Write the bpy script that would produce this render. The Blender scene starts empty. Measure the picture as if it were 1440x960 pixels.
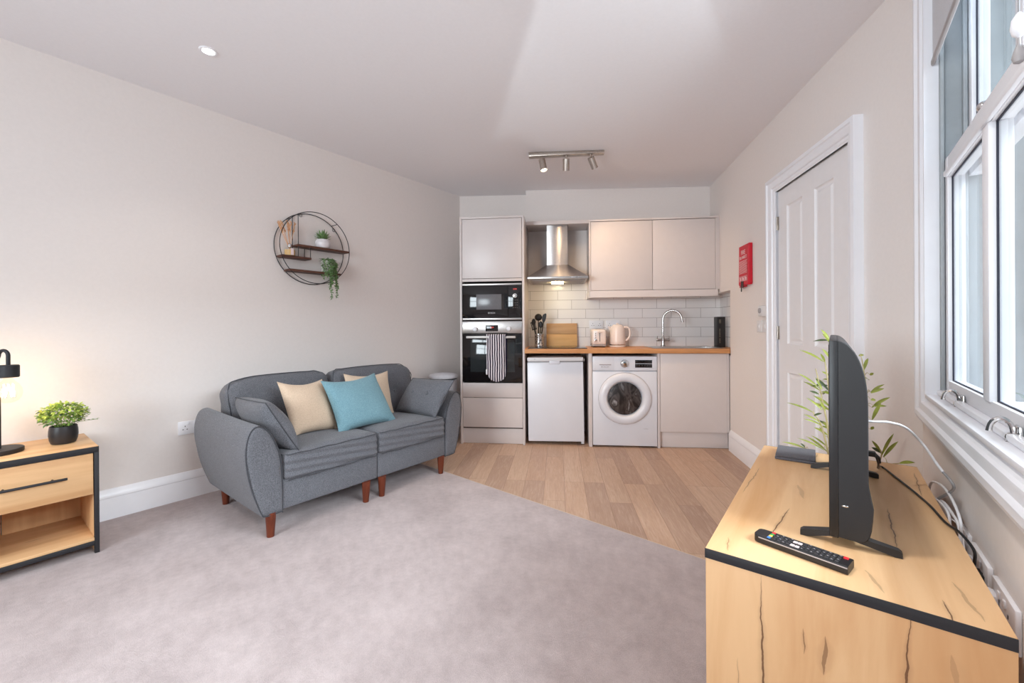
import bpy, bmesh, math, random
from math import sin, cos, pi, radians, atan2, sqrt, hypot
from mathutils import Vector, Matrix, Euler
C = bpy.context.scene.collection
R0 = random.Random(7)

# ------------------------------------------------------------------ frames
KA = 0.54501                                   # kitchen run, turned from the long walls
K0 = Vector((-1.798, 3.593, 0))
KD = Vector((cos(KA), sin(KA), 0)); KY = Vector((-sin(KA), cos(KA), 0))
def K(x, y, z): return K0 + KD * x + KY * y + Vector((0, 0, z))     # y grows into the back wall
DA = -1.08261                                  # door wall
D0 = Vector((-0.991, 4.693, 0))
DE = Vector((cos(DA), sin(DA), 0)); DY = Vector((-sin(DA), cos(DA), 0))
def D(s, y, z): return D0 + DE * s + DY * y + Vector((0, 0, z))
WX = 0.28                                      # window wall plane
LX = -3.41                                     # left wall plane
def ceil_z(x): return 2.5615 - 0.0226 * x

# ------------------------------------------------------------------ colour
def s2l(c): c = c / 255.0; return c / 12.92 if c <= 0.04045 else ((c + 0.055) / 1.055) ** 2.4
def col(r, g, b, k=1.0): return (min(s2l(r) * k, .95), min(s2l(g) * k, .95), min(s2l(b) * k, .95), 1)

# ------------------------------------------------------------------ materials
class N:
    def __init__(self, name):
        self.m = bpy.data.materials.new(name); self.m.use_nodes = True
        self.t = self.m.node_tree; self.n = self.t.nodes; self.l = self.t.links
        self.b = self.n['Principled BSDF']; self.out = self.n['Material Output']
    def new(self, typ, **kw):
        n = self.n.new(typ)
        for k, v in kw.items():
            if hasattr(n, k) and k not in n.inputs: setattr(n, k, v)
            else: n.inputs[k].default_value = v
        return n
    def link(self, a, b): self.l.new(a, b)
    def coords(self, scale=(1, 1, 1), rot=(0, 0, 0), loc=(0, 0, 0)):
        tc = self.new('ShaderNodeTexCoord'); mp = self.new('ShaderNodeMapping')
        mp.inputs['Scale'].default_value = scale; mp.inputs['Rotation'].default_value = rot; mp.inputs['Location'].default_value = loc
        self.link(tc.outputs['Object'], mp.inputs['Vector']); return mp.outputs['Vector']
    def noise(self, vec, scale, detail=3, rough=.5, dist=0):
        n = self.new('ShaderNodeTexNoise'); n.inputs['Scale'].default_value = scale; n.inputs['Detail'].default_value = detail
        n.inputs['Roughness'].default_value = rough; n.inputs['Distortion'].default_value = dist
        self.link(vec, n.inputs['Vector']); return n.outputs['Fac']
    def ramp(self, fac, stops):
        r = self.new('ShaderNodeValToRGB'); e = r.color_ramp.elements
        while len(e) < len(stops): e.new(.5)
        for i, (p, c) in enumerate(stops): e[i].position = p; e[i].color = c
        self.link(fac, r.inputs['Fac']); return r.outputs['Color']
    def mix(self, fac, a, b, mode='MIX'):
        m = self.new('ShaderNodeMix'); m.data_type = 'RGBA'; m.blend_type = mode
        for s, v in ((m.inputs[0], fac), (m.inputs[6], a), (m.inputs[7], b)):
            if hasattr(v, 'is_output'): self.link(v, s)
            else: s.default_value = v
        return m.outputs[2]
    def math(self, op, a, b=0.0, c=None):
        m = self.new('ShaderNodeMath'); m.operation = op
        for s, v in zip(m.inputs, (a, b, c if c is not None else 0.0)):
            if hasattr(v, 'is_output'): self.link(v, s)
            else: s.default_value = v
        return m.outputs[0]
    def bump(self, h, strength=.2, dist=.002):
        b = self.new('ShaderNodeBump'); b.inputs['Strength'].default_value = strength; b.inputs['Distance'].default_value = dist
        self.link(h, b.inputs['Height']); self.link(b.outputs['Normal'], self.b.inputs['Normal'])
    def base(self, c):
        if hasattr(c, 'is_output'): self.link(c, self.b.inputs['Base Color'])
        else: self.b.inputs['Base Color'].default_value = c
    def set(self, **kw):
        for k, v in kw.items(): self.b.inputs[k.replace('_', ' ')].default_value = v

def plain(name, c, rough=.5, metal=0.0, var=.04, nscale=40, bump=0.0, spec=.5, coat=0.0):
    """a solid colour with a faint procedural unevenness"""
    n = N(name); v = n.coords(); f = n.noise(v, nscale, 3)
    lo = tuple(x * (1 - var) for x in c[:3]) + (1,); hi = tuple(min(1, x * (1 + var)) for x in c[:3]) + (1,)
    n.base(n.ramp(f, [(.3, lo), (.7, hi)])); n.set(Roughness=rough, Metallic=metal, Specular_IOR_Level=spec, Coat_Weight=coat)
    if bump: n.bump(f, bump, .001)
    return n.m

def emit(name, c, s):
    n = N(name); n.set(Emission_Strength=s); n.b.inputs['Emission Color'].default_value = c; n.base(c); return n.m

def wood(name, light, dark, axis='y', crack=(.11, .045, .022, 1), scale=1.0, rough=.45, seed=0.0, marks=()):
    n = N(name); st = {'x': (.10, 1, 1), 'y': (1, .10, 1), 'z': (1, 1, .10)}[axis]
    v = n.coords(scale=st, loc=(seed, seed * 1.7, seed * .6))
    f = n.noise(v, 16 * scale, 6, .55, .6); g = n.noise(v, 90 * scale, 3, .6)
    c = n.ramp(f, [(.30, dark), (.62, light)])
    c = n.mix(n.math('MULTIPLY', g, .22), c, dark)
    v2 = n.coords(scale=(1, 1, 1), loc=(seed, 0, 0)); bl = n.noise(v2, 3.2, 2)
    c = n.mix(n.math('MULTIPLY', bl, .25), c, tuple(x * 1.12 for x in light[:3]) + (1,))
    for a0, b0, a1, b1, w, dk in marks:             # single dark shakes in the board: across-grain, along-grain ends, half width
        sp = n.new('ShaderNodeSeparateXYZ'); n.link(n.coords(), sp.inputs[0]); al = sp.outputs[{'x': 'X', 'y': 'Y', 'z': 'Z'}[axis]]; ac = sp.outputs['Y' if axis == 'x' else 'X']
        t = n.math('DIVIDE', n.math('SUBTRACT', al, b0), b1 - b0)
        wob = n.math('MULTIPLY', n.math('SUBTRACT', n.noise(n.coords(loc=(a0 * 9, b0 * 7, 1)), 26, 3), .5), .012)
        d = n.math('ABSOLUTE', n.math('ADD', n.math('SUBTRACT', n.math('SUBTRACT', ac, a0), n.math('MULTIPLY', t, a1 - a0)), wob))
        tp = n.math('MAXIMUM', n.math('MULTIPLY', n.math('MULTIPLY', t, n.math('SUBTRACT', 1.0, t)), 4.0), 0.0)
        core = n.math('LESS_THAN', d, n.math('MULTIPLY', tp, w))
        halo = n.math('MAXIMUM', n.math('SUBTRACT', 1.0, n.math('DIVIDE', d, n.math('ADD', n.math('MULTIPLY', tp, w * 6), 1e-5))), 0.0)
        c = n.mix(n.math('MULTIPLY', n.math('MULTIPLY', halo, n.math('GREATER_THAN', tp, 0.0)), .30 * dk), c, crack)
        c = n.mix(n.math('MULTIPLY', core, dk), c, crack)
    n.base(c); n.set(Roughness=rough, Specular_IOR_Level=.35); n.bump(g, .06, .001); return n.m

def fabric(name, c1, c2, scale=420, rough=.95, bump=.35):
    n = N(name); v = n.coords(); f = n.noise(v, scale, 2, .6); g = n.noise(v, 9, 3)
    w1 = n.new('ShaderNodeTexWave'); w1.inputs['Scale'].default_value = scale * .5; w1.inputs['Distortion'].default_value = 1.5
    n.link(v, w1.inputs['Vector'])
    c = n.ramp(f, [(.32, c1), (.68, c2)])
    c = n.mix(n.math('MULTIPLY', g, .25), c, tuple(x * .82 for x in c1[:3]) + (1,))
    n.base(c); n.set(Roughness=rough, Specular_IOR_Level=.2, Sheen_Weight=.15)
    n.bump(n.math('ADD', f, n.math('MULTIPLY', w1.outputs['Fac'], .5)), bump, .0012); return n.m

M = {}
M['wall'] = plain('wall_paint', col(232, 225, 221), .75, var=.012, nscale=60, bump=.04, spec=.3)
M['ceil'] = plain('ceiling_paint', col(238, 236, 238), .8, var=.01, nscale=60, bump=.03, spec=.25)
M['trimw'] = plain('white_gloss_trim', col(240, 240, 244), .32, var=.01, nscale=20)
M['doorw'] = plain('white_door_paint', col(236, 234, 235), .38, var=.012, nscale=20)
M['cab'] = plain('cashmere_cabinet', col(217, 208, 205), .42, var=.012, nscale=14)
M['cabg'] = plain('cashmere_gloss_door', col(219, 211, 209), .36, var=.01, nscale=14)
M['appl'] = plain('white_enamel', col(226, 227, 233), .28, var=.008, nscale=10)
M['appl2'] = plain('white_plastic', col(230, 229, 230), .42, var=.01, nscale=20)
M['grey_plastic'] = plain('grey_plastic', col(165, 160, 160), .45)
M['dark'] = plain('black_plastic', col(30, 29, 31), .42, var=.08)
M['niche'] = plain('dark_niche', col(70, 62, 60), .8)
M['tvb'] = plain('tv_black_plastic', col(33, 32, 34), .45, var=.05, nscale=200, bump=.1)
M['screen'] = plain('tv_screen_glass', col(22, 18, 22), .12)
M['glossblk'] = plain('black_glass', col(20, 18, 20), .06, var=.03)
M['smoke'] = plain('smoked_oven_glass', col(42, 46, 48), .05, var=.12, nscale=5)
M['blkmetal'] = plain('black_powder_metal', col(32, 31, 35), .55, var=.06, nscale=150, bump=.05)
M['blkcer'] = plain('black_ceramic', col(40, 38, 40), .38, var=.1, nscale=25)
M['chrome'] = plain('chrome', col(215, 213, 212), .12, 1.0, var=.01)
M['tapm'] = plain('soft_chrome', col(190, 187, 186), .22, 1.0, var=.01)
M['silverh'] = plain('satin_silver_bar', col(196, 192, 190), .45, .35, var=.01)
M['red'] = plain('red_fabric_pouch', col(205, 22, 45), .5, var=.08, nscale=60, bump=.1)
M['white_print'] = plain('white_print', col(235, 215, 215), .6)
M['gold_print'] = plain('pale_print', col(120, 112, 98), .6)
M['bin'] = plain('pale_grey_bin', col(205, 206, 212), .35)
M['cablew'] = plain('white_cable', col(232, 232, 236), .4)
M['cableg'] = plain('grey_cable', col(150, 148, 150), .45)
M['legw'] = wood('reddish_leg_wood', col(112, 54, 34), col(76, 33, 20), 'z', rough=.35, scale=2.0)
M['shelfw'] = wood('walnut_shelf', col(98, 62, 48), col(60, 36, 28), 'y', scale=2.0, rough=.5)
M['worktop'] = wood('oak_worktop', col(214, 156, 104), col(176, 116, 70), 'x', scale=1.4, rough=.42)
oak_l, oak_d, oak_c = col(232, 192, 146), col(206, 156, 106), col(92, 56, 34)
M['oak_top'] = wood('light_oak_along', oak_l, oak_d, 'y', oak_c, .8, seed=1.0)
TOPM = [(-.124, 1.175, -.099, 1.40, .0014, .85), (.118, 1.56, .114, 1.29, .0016, .8), (.158, 1.10, .163, 1.02, .0013, .8), (.219, 1.99, .206, 1.72, .0013, .8), (-.222, 1.44, -.211, 1.74, .0011, .6), (.185, 1.19, .205, 1.06, .003, .30), (-.05, 2.06, -.065, 1.90, .0014, .6), (-.092, 1.62, -.07, 1.50, .006, .22), (.05, 1.14, .075, 1.06, .003, .3), (-.205, 1.12, -.19, 1.05, .0012, .5)]
ENDM = [(-.126, .60, -.118, .10, .0019, .85), (.110, .62, .085, .22, .0019, .85), (-.050, .515, -.050, .462, .0012, .6), (-.013, .515, -.018, .435, .0032, .55), (.02, .30, .03, .12, .0012, .5), (.16, .56, .165, .50, .004, .2), (-.17, .40, -.165, .20, .0012, .4)]
M['oak_sidetop'] = wood('sideboard_oak_top', oak_l, oak_d, 'y', oak_c, .8, seed=1.0, marks=[(a, b - 1.553, c, d - 1.553, w, k) for a, b, c, d, w, k in TOPM])
M['oak_sideend_dim'] = wood('sideboard_oak_end_dim', col(215, 174, 130), col(190, 140, 94), 'z', oak_c, .8, seed=2.3, marks=ENDM)  # same oak, coloured darker to offset the extra light on the ends
M['oak_end'] = wood('light_oak_upright', oak_l, oak_d, 'z', oak_c, .8, seed=2.3)
M['oak_dr'] = wood('light_oak_drawer', col(222, 180, 134), col(192, 144, 98), 'y', oak_c, .9, seed=4.1, marks=[(.0, .02, .002, .09, .002, .4)])
M['oak_in'] = wood('light_oak_inner', col(212, 168, 122), col(182, 134, 90), 'z', scale=.9, seed=5.7)
M['bamboo_lo'] = wood('bamboo_light', col(242, 190, 128), col(226, 170, 106), 'x', scale=1.2, rough=.5)
M['bamboo_hi'] = wood('bamboo_dark', col(214, 170, 124), col(194, 148, 102), 'x', scale=1.2, rough=.5)
M['sofa'] = fabric('grey_sofa_weave', col(80, 81, 86), col(124, 125, 131), 270)
M['pipe'] = fabric('dark_piping', col(62, 63, 68), col(78, 79, 84))
M['beige'] = fabric('beige_linen', col(204, 180, 155), col(226, 203, 180), 220, bump=.25)
M['blue'] = fabric('teal_blue_linen', col(104, 143, 155), col(136, 172, 183), 220, bump=.25)
M['felt'] = fabric('charcoal_felt', col(74, 72, 78), col(104, 102, 108), 500)
M['blind'] = fabric('grey_blind_cloth', col(196, 197, 202), col(212, 213, 217), 500, bump=.1)
M['leaf'] = plain('green_leaf', col(132, 164, 74), .5, var=.35, nscale=30)
M['leaf2'] = plain('yellow_green_leaf', col(190, 206, 96), .5, var=.25, nscale=30)
M['leaf3'] = plain('mid_green_leaf', col(110, 142, 88), .5, var=.3, nscale=60)
M['bleaf'] = plain('bamboo_leaf', col(154, 164, 72), .45, var=.35, nscale=14)
M['bleafd'] = plain('dark_bamboo_leaf', col(74, 90, 50), .45, var=.3, nscale=14)
M['cane'] = plain('pale_cane', col(196, 184, 138), .5, var=.15, nscale=30)
M['marble'] = plain('white_marbled_pot', col(222, 218, 220), .4, var=.10, nscale=30)
M['potg'] = plain('pale_grey_pot', col(205, 200, 194), .6)
M['reed'] = plain('peach_dried_stem', col(226, 178, 136), .8, var=.15)
M['amber'] = plain('amber_oil', col(222, 186, 130), .15, var=.06)
M['cream'] = plain('cream_enamel', col(233, 221, 214), .3, var=.01)
M['soil'] = plain('dark_soil', col(58, 46, 38), .95, var=.4, nscale=90, bump=.6)

def _steel():
    n = N('brushed_steel'); v = n.coords(scale=(1, 1, 60)); f = n.noise(v, 30, 3)
    n.base(n.ramp(f, [(.3, col(178, 174, 172)), (.7, col(206, 203, 201))])); n.set(Roughness=.3, Metallic=1.0, Anisotropic=.5); return n.m
M['steel'] = _steel()
def _chim():
    n = N('vertical_sheen_steel'); v = n.coords(scale=(1, 1, 40)); f = n.noise(v, 25, 3)
    n.base(n.ramp(f, [(.3, col(200, 196, 194)), (.7, col(222, 219, 217))])); n.set(Roughness=.36, Metallic=1.0, Anisotropic=.92, Anisotropic_Rotation=.25)
    t = n.new('ShaderNodeTangent'); t.direction_type = 'RADIAL'; t.axis = 'Z'; n.link(t.outputs[0], n.b.inputs['Tangent']); return n.m
M['chim'] = _chim()
def _nickel():
    n = N('satin_nickel'); v = n.coords(); f = n.noise(v, 120, 2)
    n.base(n.ramp(f, [(.3, col(176, 166, 158)), (.7, col(196, 187, 178))])); n.set(Roughness=.34, Metallic=1.0); return n.m
M['nickel'] = _nickel()

def _glass(name, tint=(1, 1, 1, 1), refl=1.0):
    n = N(name); n.n.remove(n.b)
    tr = n.new('ShaderNodeBsdfTransparent'); tr.inputs['Color'].default_value = tint
    gl = n.new('ShaderNodeBsdfGlossy'); gl.inputs['Roughness'].default_value = .02
    fr = n.new('ShaderNodeFresnel'); fr.inputs['IOR'].default_value = 1.45
    mx = n.new('ShaderNodeMixShader')
    ge = n.new('ShaderNodeNewGeometry')                       # the far face of a pane adds no second mirror
    n.link(n.math('MULTIPLY', n.math('MULTIPLY', fr.outputs[0], refl), n.math('SUBTRACT', 1.0, ge.outputs['Backfacing'])), mx.inputs[0]); n.link(tr.outputs[0], mx.inputs[1]); n.link(gl.outputs[0], mx.inputs[2])
    n.link(mx.outputs[0], n.out.inputs['Surface']); return n.m
M['glass'] = _glass('window_glass', (.90, .93, .94, 1))
M['clear'] = _glass('clear_glass', (.98, .97, .94, 1), .35)

def _carpet():
    n = N('mauve_carpet'); v = n.coords(); a = n.noise(v, 3.2, 4, .6); b = n.noise(v, 26, 4, .65); c = n.noise(v, 420, 2, .7)
    f = n.math('ADD', n.math('MULTIPLY', a, .45), n.math('ADD', n.math('MULTIPLY', b, .30), n.math('MULTIPLY', c, .40)))
    n.base(n.ramp(f, [(.38, col(166, 149, 148)), (.74, col(216, 200, 199))]))
    n.set(Roughness=1.0, Specular_IOR_Level=.1, Sheen_Weight=.25)
    n.bump(n.math('ADD', n.math('MULTIPLY', b, .7), c), .9, .008); return n.m
M['carpet'] = _carpet()

def _laminate():
    n = N('oak_laminate_planks'); v = n.coords()
    sp = n.new('ShaderNodeSeparateXYZ'); n.link(v, sp.inputs[0]); cb = n.new('ShaderNodeCombineXYZ')
    n.link(sp.outputs['Y'], cb.inputs['X']); n.link(sp.outputs['X'], cb.inputs['Y'])
    br = n.new('ShaderNodeTexBrick'); br.offset = .37; br.offset_frequency = 3; br.squash = 1
    for k, x in (('Scale', 1.0), ('Mortar Size', .0012), ('Mortar Smooth', .2), ('Bias', 0.0), ('Brick Width', .92), ('Row Height', .142)): br.inputs[k].default_value = x
    br.inputs['Color1'].default_value = (0, 0, 0, 1); br.inputs['Color2'].default_value = (1, 1, 1, 1); br.inputs['Mortar'].default_value = (.35, .35, .35, 1)
    n.link(cb.outputs[0], br.inputs['Vector'])
    r2 = n.new('ShaderNodeSeparateColor'); n.link(br.outputs['Color'], r2.inputs[0]); tone = r2.outputs[0]
    off = n.new('ShaderNodeCombineXYZ'); n.link(n.math('MULTIPLY', tone, 7.0), off.inputs['Z'])
    va = n.new('ShaderNodeVectorMath'); va.operation = 'ADD'; mp = n.coords(scale=(1, .09, 1)); n.link(mp, va.inputs[0]); n.link(off.outputs[0], va.inputs[1])
    gr = n.noise(va.outputs[0], 22, 6, .6, .8); fine = n.noise(va.outputs[0], 120, 3, .6)
    c = n.ramp(tone, [(0.0, col(156, 125, 106)), (.35, col(178, 146, 122)), (.7, col(198, 166, 140)), (1.0, col(184, 146, 118))])
    c = n.mix(n.math('MULTIPLY', gr, .62), c, col(176, 138, 114), 'MULTIPLY') if False else n.mix(n.math('MULTIPLY', n.math('SUBTRACT', gr, .25), .9), c, col(160, 124, 102))
    mid = n.noise(va.outputs[0], 58, 5, .65, 1.2)
    c = n.mix(n.math('MULTIPLY', n.math('MAXIMUM', n.math('SUBTRACT', mid, .50), 0.0), 1.5), c, col(140, 106, 86))
    c = n.mix(n.math('MULTIPLY', n.math('MAXIMUM', n.math('SUBTRACT', .50, mid), 0.0), 1.1), c, col(228, 206, 188))
    c = n.mix(n.math('MULTIPLY', fine, .22), c, col(224, 204, 190))
    c = n.mix(n.math('MULTIPLY', br.outputs['Fac'], .7), c, col(112, 84, 66))
    n.base(c); n.set(Roughness=.42, Specular_IOR_Level=.4); n.bump(fine, .05, .001); return n.m
M['laminate'] = _laminate()

def _tiles(name, swap=False, ox=0.0):
    n = N(name); v = n.coords(); sp = n.new('ShaderNodeSeparateXYZ'); n.link(v, sp.inputs[0]); cb = n.new('ShaderNodeCombineXYZ')
    n.link(n.math('ADD', sp.outputs['Y' if swap else 'X'], ox), cb.inputs['X']); n.link(n.math('SUBTRACT', sp.outputs['Z'], .018 - 2.0), cb.inputs['Y'])
    br = n.new('ShaderNodeTexBrick'); br.offset = .5; br.offset_frequency = 2; br.squash = 1
    for k, x in (('Scale', 1.0), ('Mortar Size', .0017), ('Mortar Smooth', .1), ('Bias', 0.0), ('Brick Width', .297), ('Row Height', .1)): br.inputs[k].default_value = x
    br.inputs['Color1'].default_value = col(240, 236, 234); br.inputs['Color2'].default_value = col(245, 241, 239); br.inputs['Mortar'].default_value = col(172, 164, 160)
    n.link(cb.outputs[0], br.inputs['Vector']); n.base(br.outputs['Color'])
    n.set(Roughness=.16); n.bump(n.math('SUBTRACT', 1.0, br.outputs['Fac']), .5, .002); return n.m
M['tiles'] = _tiles('white_metro_tiles', ox=.174 + 2.97)
M['tiles_side'] = _tiles('white_metro_tiles_return', True, 3.0)

def _stripes():
    n = N('navy_white_stripe_cotton'); v = n.coords(); sp = n.new('ShaderNodeSeparateXYZ'); n.link(v, sp.inputs[0])
    wob = n.math('MULTIPLY', n.math('SUBTRACT', n.noise(v, 9, 2), .5), .012)
    x = n.math('ADD', sp.outputs['X'], wob)
    f = n.math('FRACT', n.math('DIVIDE', n.math('ADD', x, 1.0), .0222)); s = n.math('GREATER_THAN', f, .52)
    g = n.math('LESS_THAN', sp.outputs['X'], .082)
    c = n.mix(n.math('MULTIPLY', s, g), col(30, 26, 42), col(226, 218, 224)); n.base(c); n.set(Roughness=.9, Specular_IOR_Level=.15)
    n.bump(n.noise(v, 300, 2), .25, .001); return n.m
M['stripes'] = _stripes()

# ------------------------------------------------------------------ mesh builder
def frame(d):
    d = d.normalized(); a = Vector((0, 0, 1)) if abs(d.z) < .9 else Vector((1, 0, 0))
    u = d.cross(a).normalized(); return u, d.cross(u).normalized()

class B:
    def __init__(self): self.bm = bmesh.new()
    def v(self, p): return self.bm.verts.new(p)
    def f(self, vs):
        try: return self.bm.faces.new(vs)
        except ValueError: return None
    def box(self, x0, x1, y0, y1, z0, z1, bev=0.0, seg=2, mat=None):
        ps = [(x0, y0, z0), (x1, y0, z0), (x1, y1, z0), (x0, y1, z0), (x0, y0, z1), (x1, y0, z1), (x1, y1, z1), (x0, y1, z1)]
        vs = [self.v(Vector(p)) for p in ps]; fs = []
        for q in ((0, 3, 2, 1), (4, 5, 6, 7), (0, 1, 5, 4), (1, 2, 6, 5), (2, 3, 7, 6), (3, 0, 4, 7)): fs.append(self.f([vs[i] for i in q]))
        if bev > 0:
            es = list({e for f in fs for e in f.edges})
            r = bmesh.ops.bevel(self.bm, geom=es, offset=bev, segments=seg, profile=.5, affect='EDGES', clamp_overlap=True)
            vs = list({v for f in r['faces'] for v in f.verts} | {v for v in vs if v.is_valid})
        if mat is not None:
            for v in vs:
                if v.is_valid: v.co = mat @ v.co
        return self
    def cyl(self, p0, p1, r0, r1=None, seg=24, cap=True, bev=0.0):
        p0, p1 = Vector(p0), Vector(p1); r1 = r0 if r1 is None else r1
        if bev > 0:
            d = (p1 - p0); L = d.length; d.normalize()
            return self.loft([(p0, max(r0 - bev, 1e-4)), (p0 + d * bev * .3, r0 - bev * .3), (p0 + d * bev, r0), (p1 - d * bev, r1), (p1 - d * bev * .3, r1 - bev * .3), (p1, max(r1 - bev, 1e-4))], seg)
        return self.loft([(p0, r0), (p1, r1)], seg, cap)
    def loft(self, rings, seg=24, cap=True):
        d = rings[-1][0] - rings[0][0]; u, w = frame(d); L = []
        for c, r in rings: L.append([self.v(c + (u * cos(2 * pi * i / seg) + w * sin(2 * pi * i / seg)) * r) for i in range(seg)])
        for a, b in zip(L, L[1:]):
            for i in range(seg): self.f([a[i], a[(i + 1) % seg], b[(i + 1) % seg], b[i]])
        if cap: self.f(L[0][::-1]); self.f(L[-1])
        return self
    def lathe(self, prof, seg=32, c=(0, 0, 0), ax=(0, 0, 1), cap0=False, cap1=False):
        c, ax = Vector(c), Vector(ax).normalized(); u, w = frame(ax); L = []
        for r, z in prof: L.append([self.v(c + ax * z + (u * cos(2 * pi * i / seg) + w * sin(2 * pi * i / seg)) * max(r, 1e-5)) for i in range(seg)])
        for a, b in zip(L, L[1:]):
            for i in range(seg): self.f([a[i], a[(i + 1) % seg], b[(i + 1) % seg], b[i]])
        if cap0: self.f(L[0][::-1])
        if cap1: self.f(L[-1])
        return self
    def tube(self, path, r, seg=10, closed=False, cap=True):
        P = [Vector(p) for p in path]; n = len(P); rr = r if isinstance(r, (list, tuple)) else [r] * n
        T = []
        for i in range(n):
            a = P[(i - 1) % n] if closed or i > 0 else P[i]; b = P[(i + 1) % n] if closed or i < n - 1 else P[i]
            T.append((b - a).normalized())
        u, w = frame(T[0]); L = []
        for i in range(n):
            u = (u - T[i] * u.dot(T[i]))
            u = u.normalized() if u.length > 1e-6 else frame(T[i])[0]
            w = T[i].cross(u)
            L.append([self.v(P[i] + (u * cos(2 * pi * k / seg) + w * sin(2 * pi * k / seg)) * rr[i]) for k in range(seg)])
        for i in range(n if closed else n - 1):
            a, b = L[i], L[(i + 1) % n]
            for k in range(seg): self.f([a[k], a[(k + 1) % seg], b[(k + 1) % seg], b[k]])
        if cap and not closed: self.f(L[0][::-1]); self.f(L[-1])
        return self
    def prism(self, poly, h0, h1, fn):
        a = [self.v(Vector(fn(p[0], p[1], h0))) for p in poly]; b = [self.v(Vector(fn(p[0], p[1], h1))) for p in poly]; n = len(poly)
        self.f(a[::-1]); self.f(b)
        for i in range(n): self.f([a[i], a[(i + 1) % n], b[(i + 1) % n], b[i]])
        return self
    def sections(self, secs, cap=True):
        L = [[self.v(Vector(p)) for p in s] for s in secs]; n = len(L[0])
        for a, b in zip(L, L[1:]):
            for i in range(n): self.f([a[i], a[(i + 1) % n], b[(i + 1) % n], b[i]])
        if cap: self.f(L[0][::-1]); self.f(L[-1])
        return self
    def sphere(self, c, r, sc=(1, 1, 1), seg=16, rings=10):
        m = Matrix.Translation(Vector(c)) @ Matrix.Diagonal((r * sc[0], r * sc[1], r * sc[2], 1))
        bmesh.ops.create_uvsphere(self.bm, u_segments=seg, v_segments=rings, radius=1, matrix=m); return self
    def grid(self, fn, nu, nv):
        g = [[self.v(Vector(fn(i / nu, j / nv))) for j in range(nv + 1)] for i in range(nu + 1)]
        for i in range(nu):
            for j in range(nv): self.f([g[i][j], g[i + 1][j], g[i + 1][j + 1], g[i][j + 1]])
        return self
    def soft_box(self, hx, hy, hz, r, n=10, warp=None, mat=None):
        """rounded, slightly stuffed box centred on the origin"""
        t = bmesh.new(); bmesh.ops.create_cube(t, size=2); bmesh.ops.subdivide_edges(t, edges=t.edges[:], cuts=n, use_grid_fill=True)
        mp = {}
        for v in t.verts:
            p = Vector((v.co.x * hx, v.co.y * hy, v.co.z * hz))
            q = Vector((max(-hx + r, min(hx - r, p.x)), max(-hy + r, min(hy - r, p.y)), max(-hz + r, min(hz - r, p.z))))
            d = p - q
            if d.length > 1e-7: p = q + d.normalized() * r
            if warp: p = Vector(warp(p))
            if mat is not None: p = mat @ p
            mp[v] = self.v(p)
        for f in t.faces: self.f([mp[v] for v in f.verts])
        t.free(); return self
    def pillow(self, c00, c10, c11, c01, th, n=16, pinch=.07, sag=0.0):
        c00, c10, c11, c01 = map(Vector, (c00, c10, c11, c01)); nn = (c10 - c00).cross(c01 - c00).normalized(); mid = (c00 + c10 + c11 + c01) / 4
        def P(i, j, s):
            u, v = i / n * 2 - 1, j / n * 2 - 1; a, b = (u + 1) / 2, (v + 1) / 2
            p = c00 * (1 - a) * (1 - b) + c10 * a * (1 - b) + c11 * a * b + c01 * (1 - a) * b
            k = pinch * max((1 - u * u) * v * v, (1 - v * v) * u * u); p = p + (mid - p) * k
            h = ((1 - u * u) * (1 - v * v)) ** .42 if abs(u) < 1 and abs(v) < 1 else 0
            wr = .05 * sin(7 * u + 3 * v) * (1 - h) + .03 * sin(5 * v - 4 * u)
            p = p + nn * (s * th * .5 * h * (1 + wr)); p.z -= sag * (1 - u * u) * (v > 0) * v
            return p
        g = {}
        for s in (1, -1):
            for i in range(n + 1):
                for j in range(n + 1):
                    edge = i in (0, n) or j in (0, n)
                    if edge and s == -1: g[(i, j, s)] = g[(i, j, 1)]
                    else: g[(i, j, s)] = self.v(P(i, j, s))
            for i in range(n):
                for j in range(n):
                    q = [g[(i, j, s)], g[(i + 1, j, s)], g[(i + 1, j + 1, s)], g[(i, j + 1, s)]]
                    self.f(q if s == 1 else q[::-1])
        self.edge = [g[(i, 0, 1)].co.copy() for i in range(n)] + [g[(n, j, 1)].co.copy() for j in range(n)] + [g[(n - i, n, 1)].co.copy() for i in range(n)] + [g[(0, n - j, 1)].co.copy() for j in range(n)]
        return self
    def leaf(self, p, d, up, L, W, curl=.2, seg=5):
        """a narrow pointed leaf with a raised midrib line and a little thickness"""
        p, d, up = Vector(p), Vector(d).normalized(), Vector(up); side = d.cross(up)
        side = side.normalized() if side.length > 1e-5 else frame(d)[0]; nn = side.cross(d).normalized()
        prev = None
        for i in range(seg + 1):
            t = i / seg; w = W * .5 * (sin(pi * min(1, t * .94 + .06)) ** .8) if i < seg else 0.0002
            c = p + d * (L * t) - Vector((0, 0, 1)) * (curl * L * t * t)
            row = [self.v(c - side * w + nn * w * .25), self.v(c - nn * W * .03), self.v(c + side * w + nn * w * .25)]
            if prev:
                self.f([prev[0], prev[1], row[1], row[0]]); self.f([prev[1], prev[2], row[2], row[1]])
            prev = row
        return self
    def done(self, name, mat, parent=None, ang=.62, smooth=True):
        if self.bm.faces: bmesh.ops.recalc_face_normals(self.bm, faces=self.bm.faces[:])
        me = bpy.data.meshes.new(name); self.bm.to_mesh(me); self.bm.free()
        me.materials.append(M[mat] if isinstance(mat, str) else mat)
        if smooth:
            me.polygons.foreach_set('use_smooth', [True] * len(me.polygons)); me.set_sharp_from_angle(angle=ang)
        o = bpy.data.objects.new(name, me); C.objects.link(o)
        if parent is not None: o.parent = parent
        return o

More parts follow.
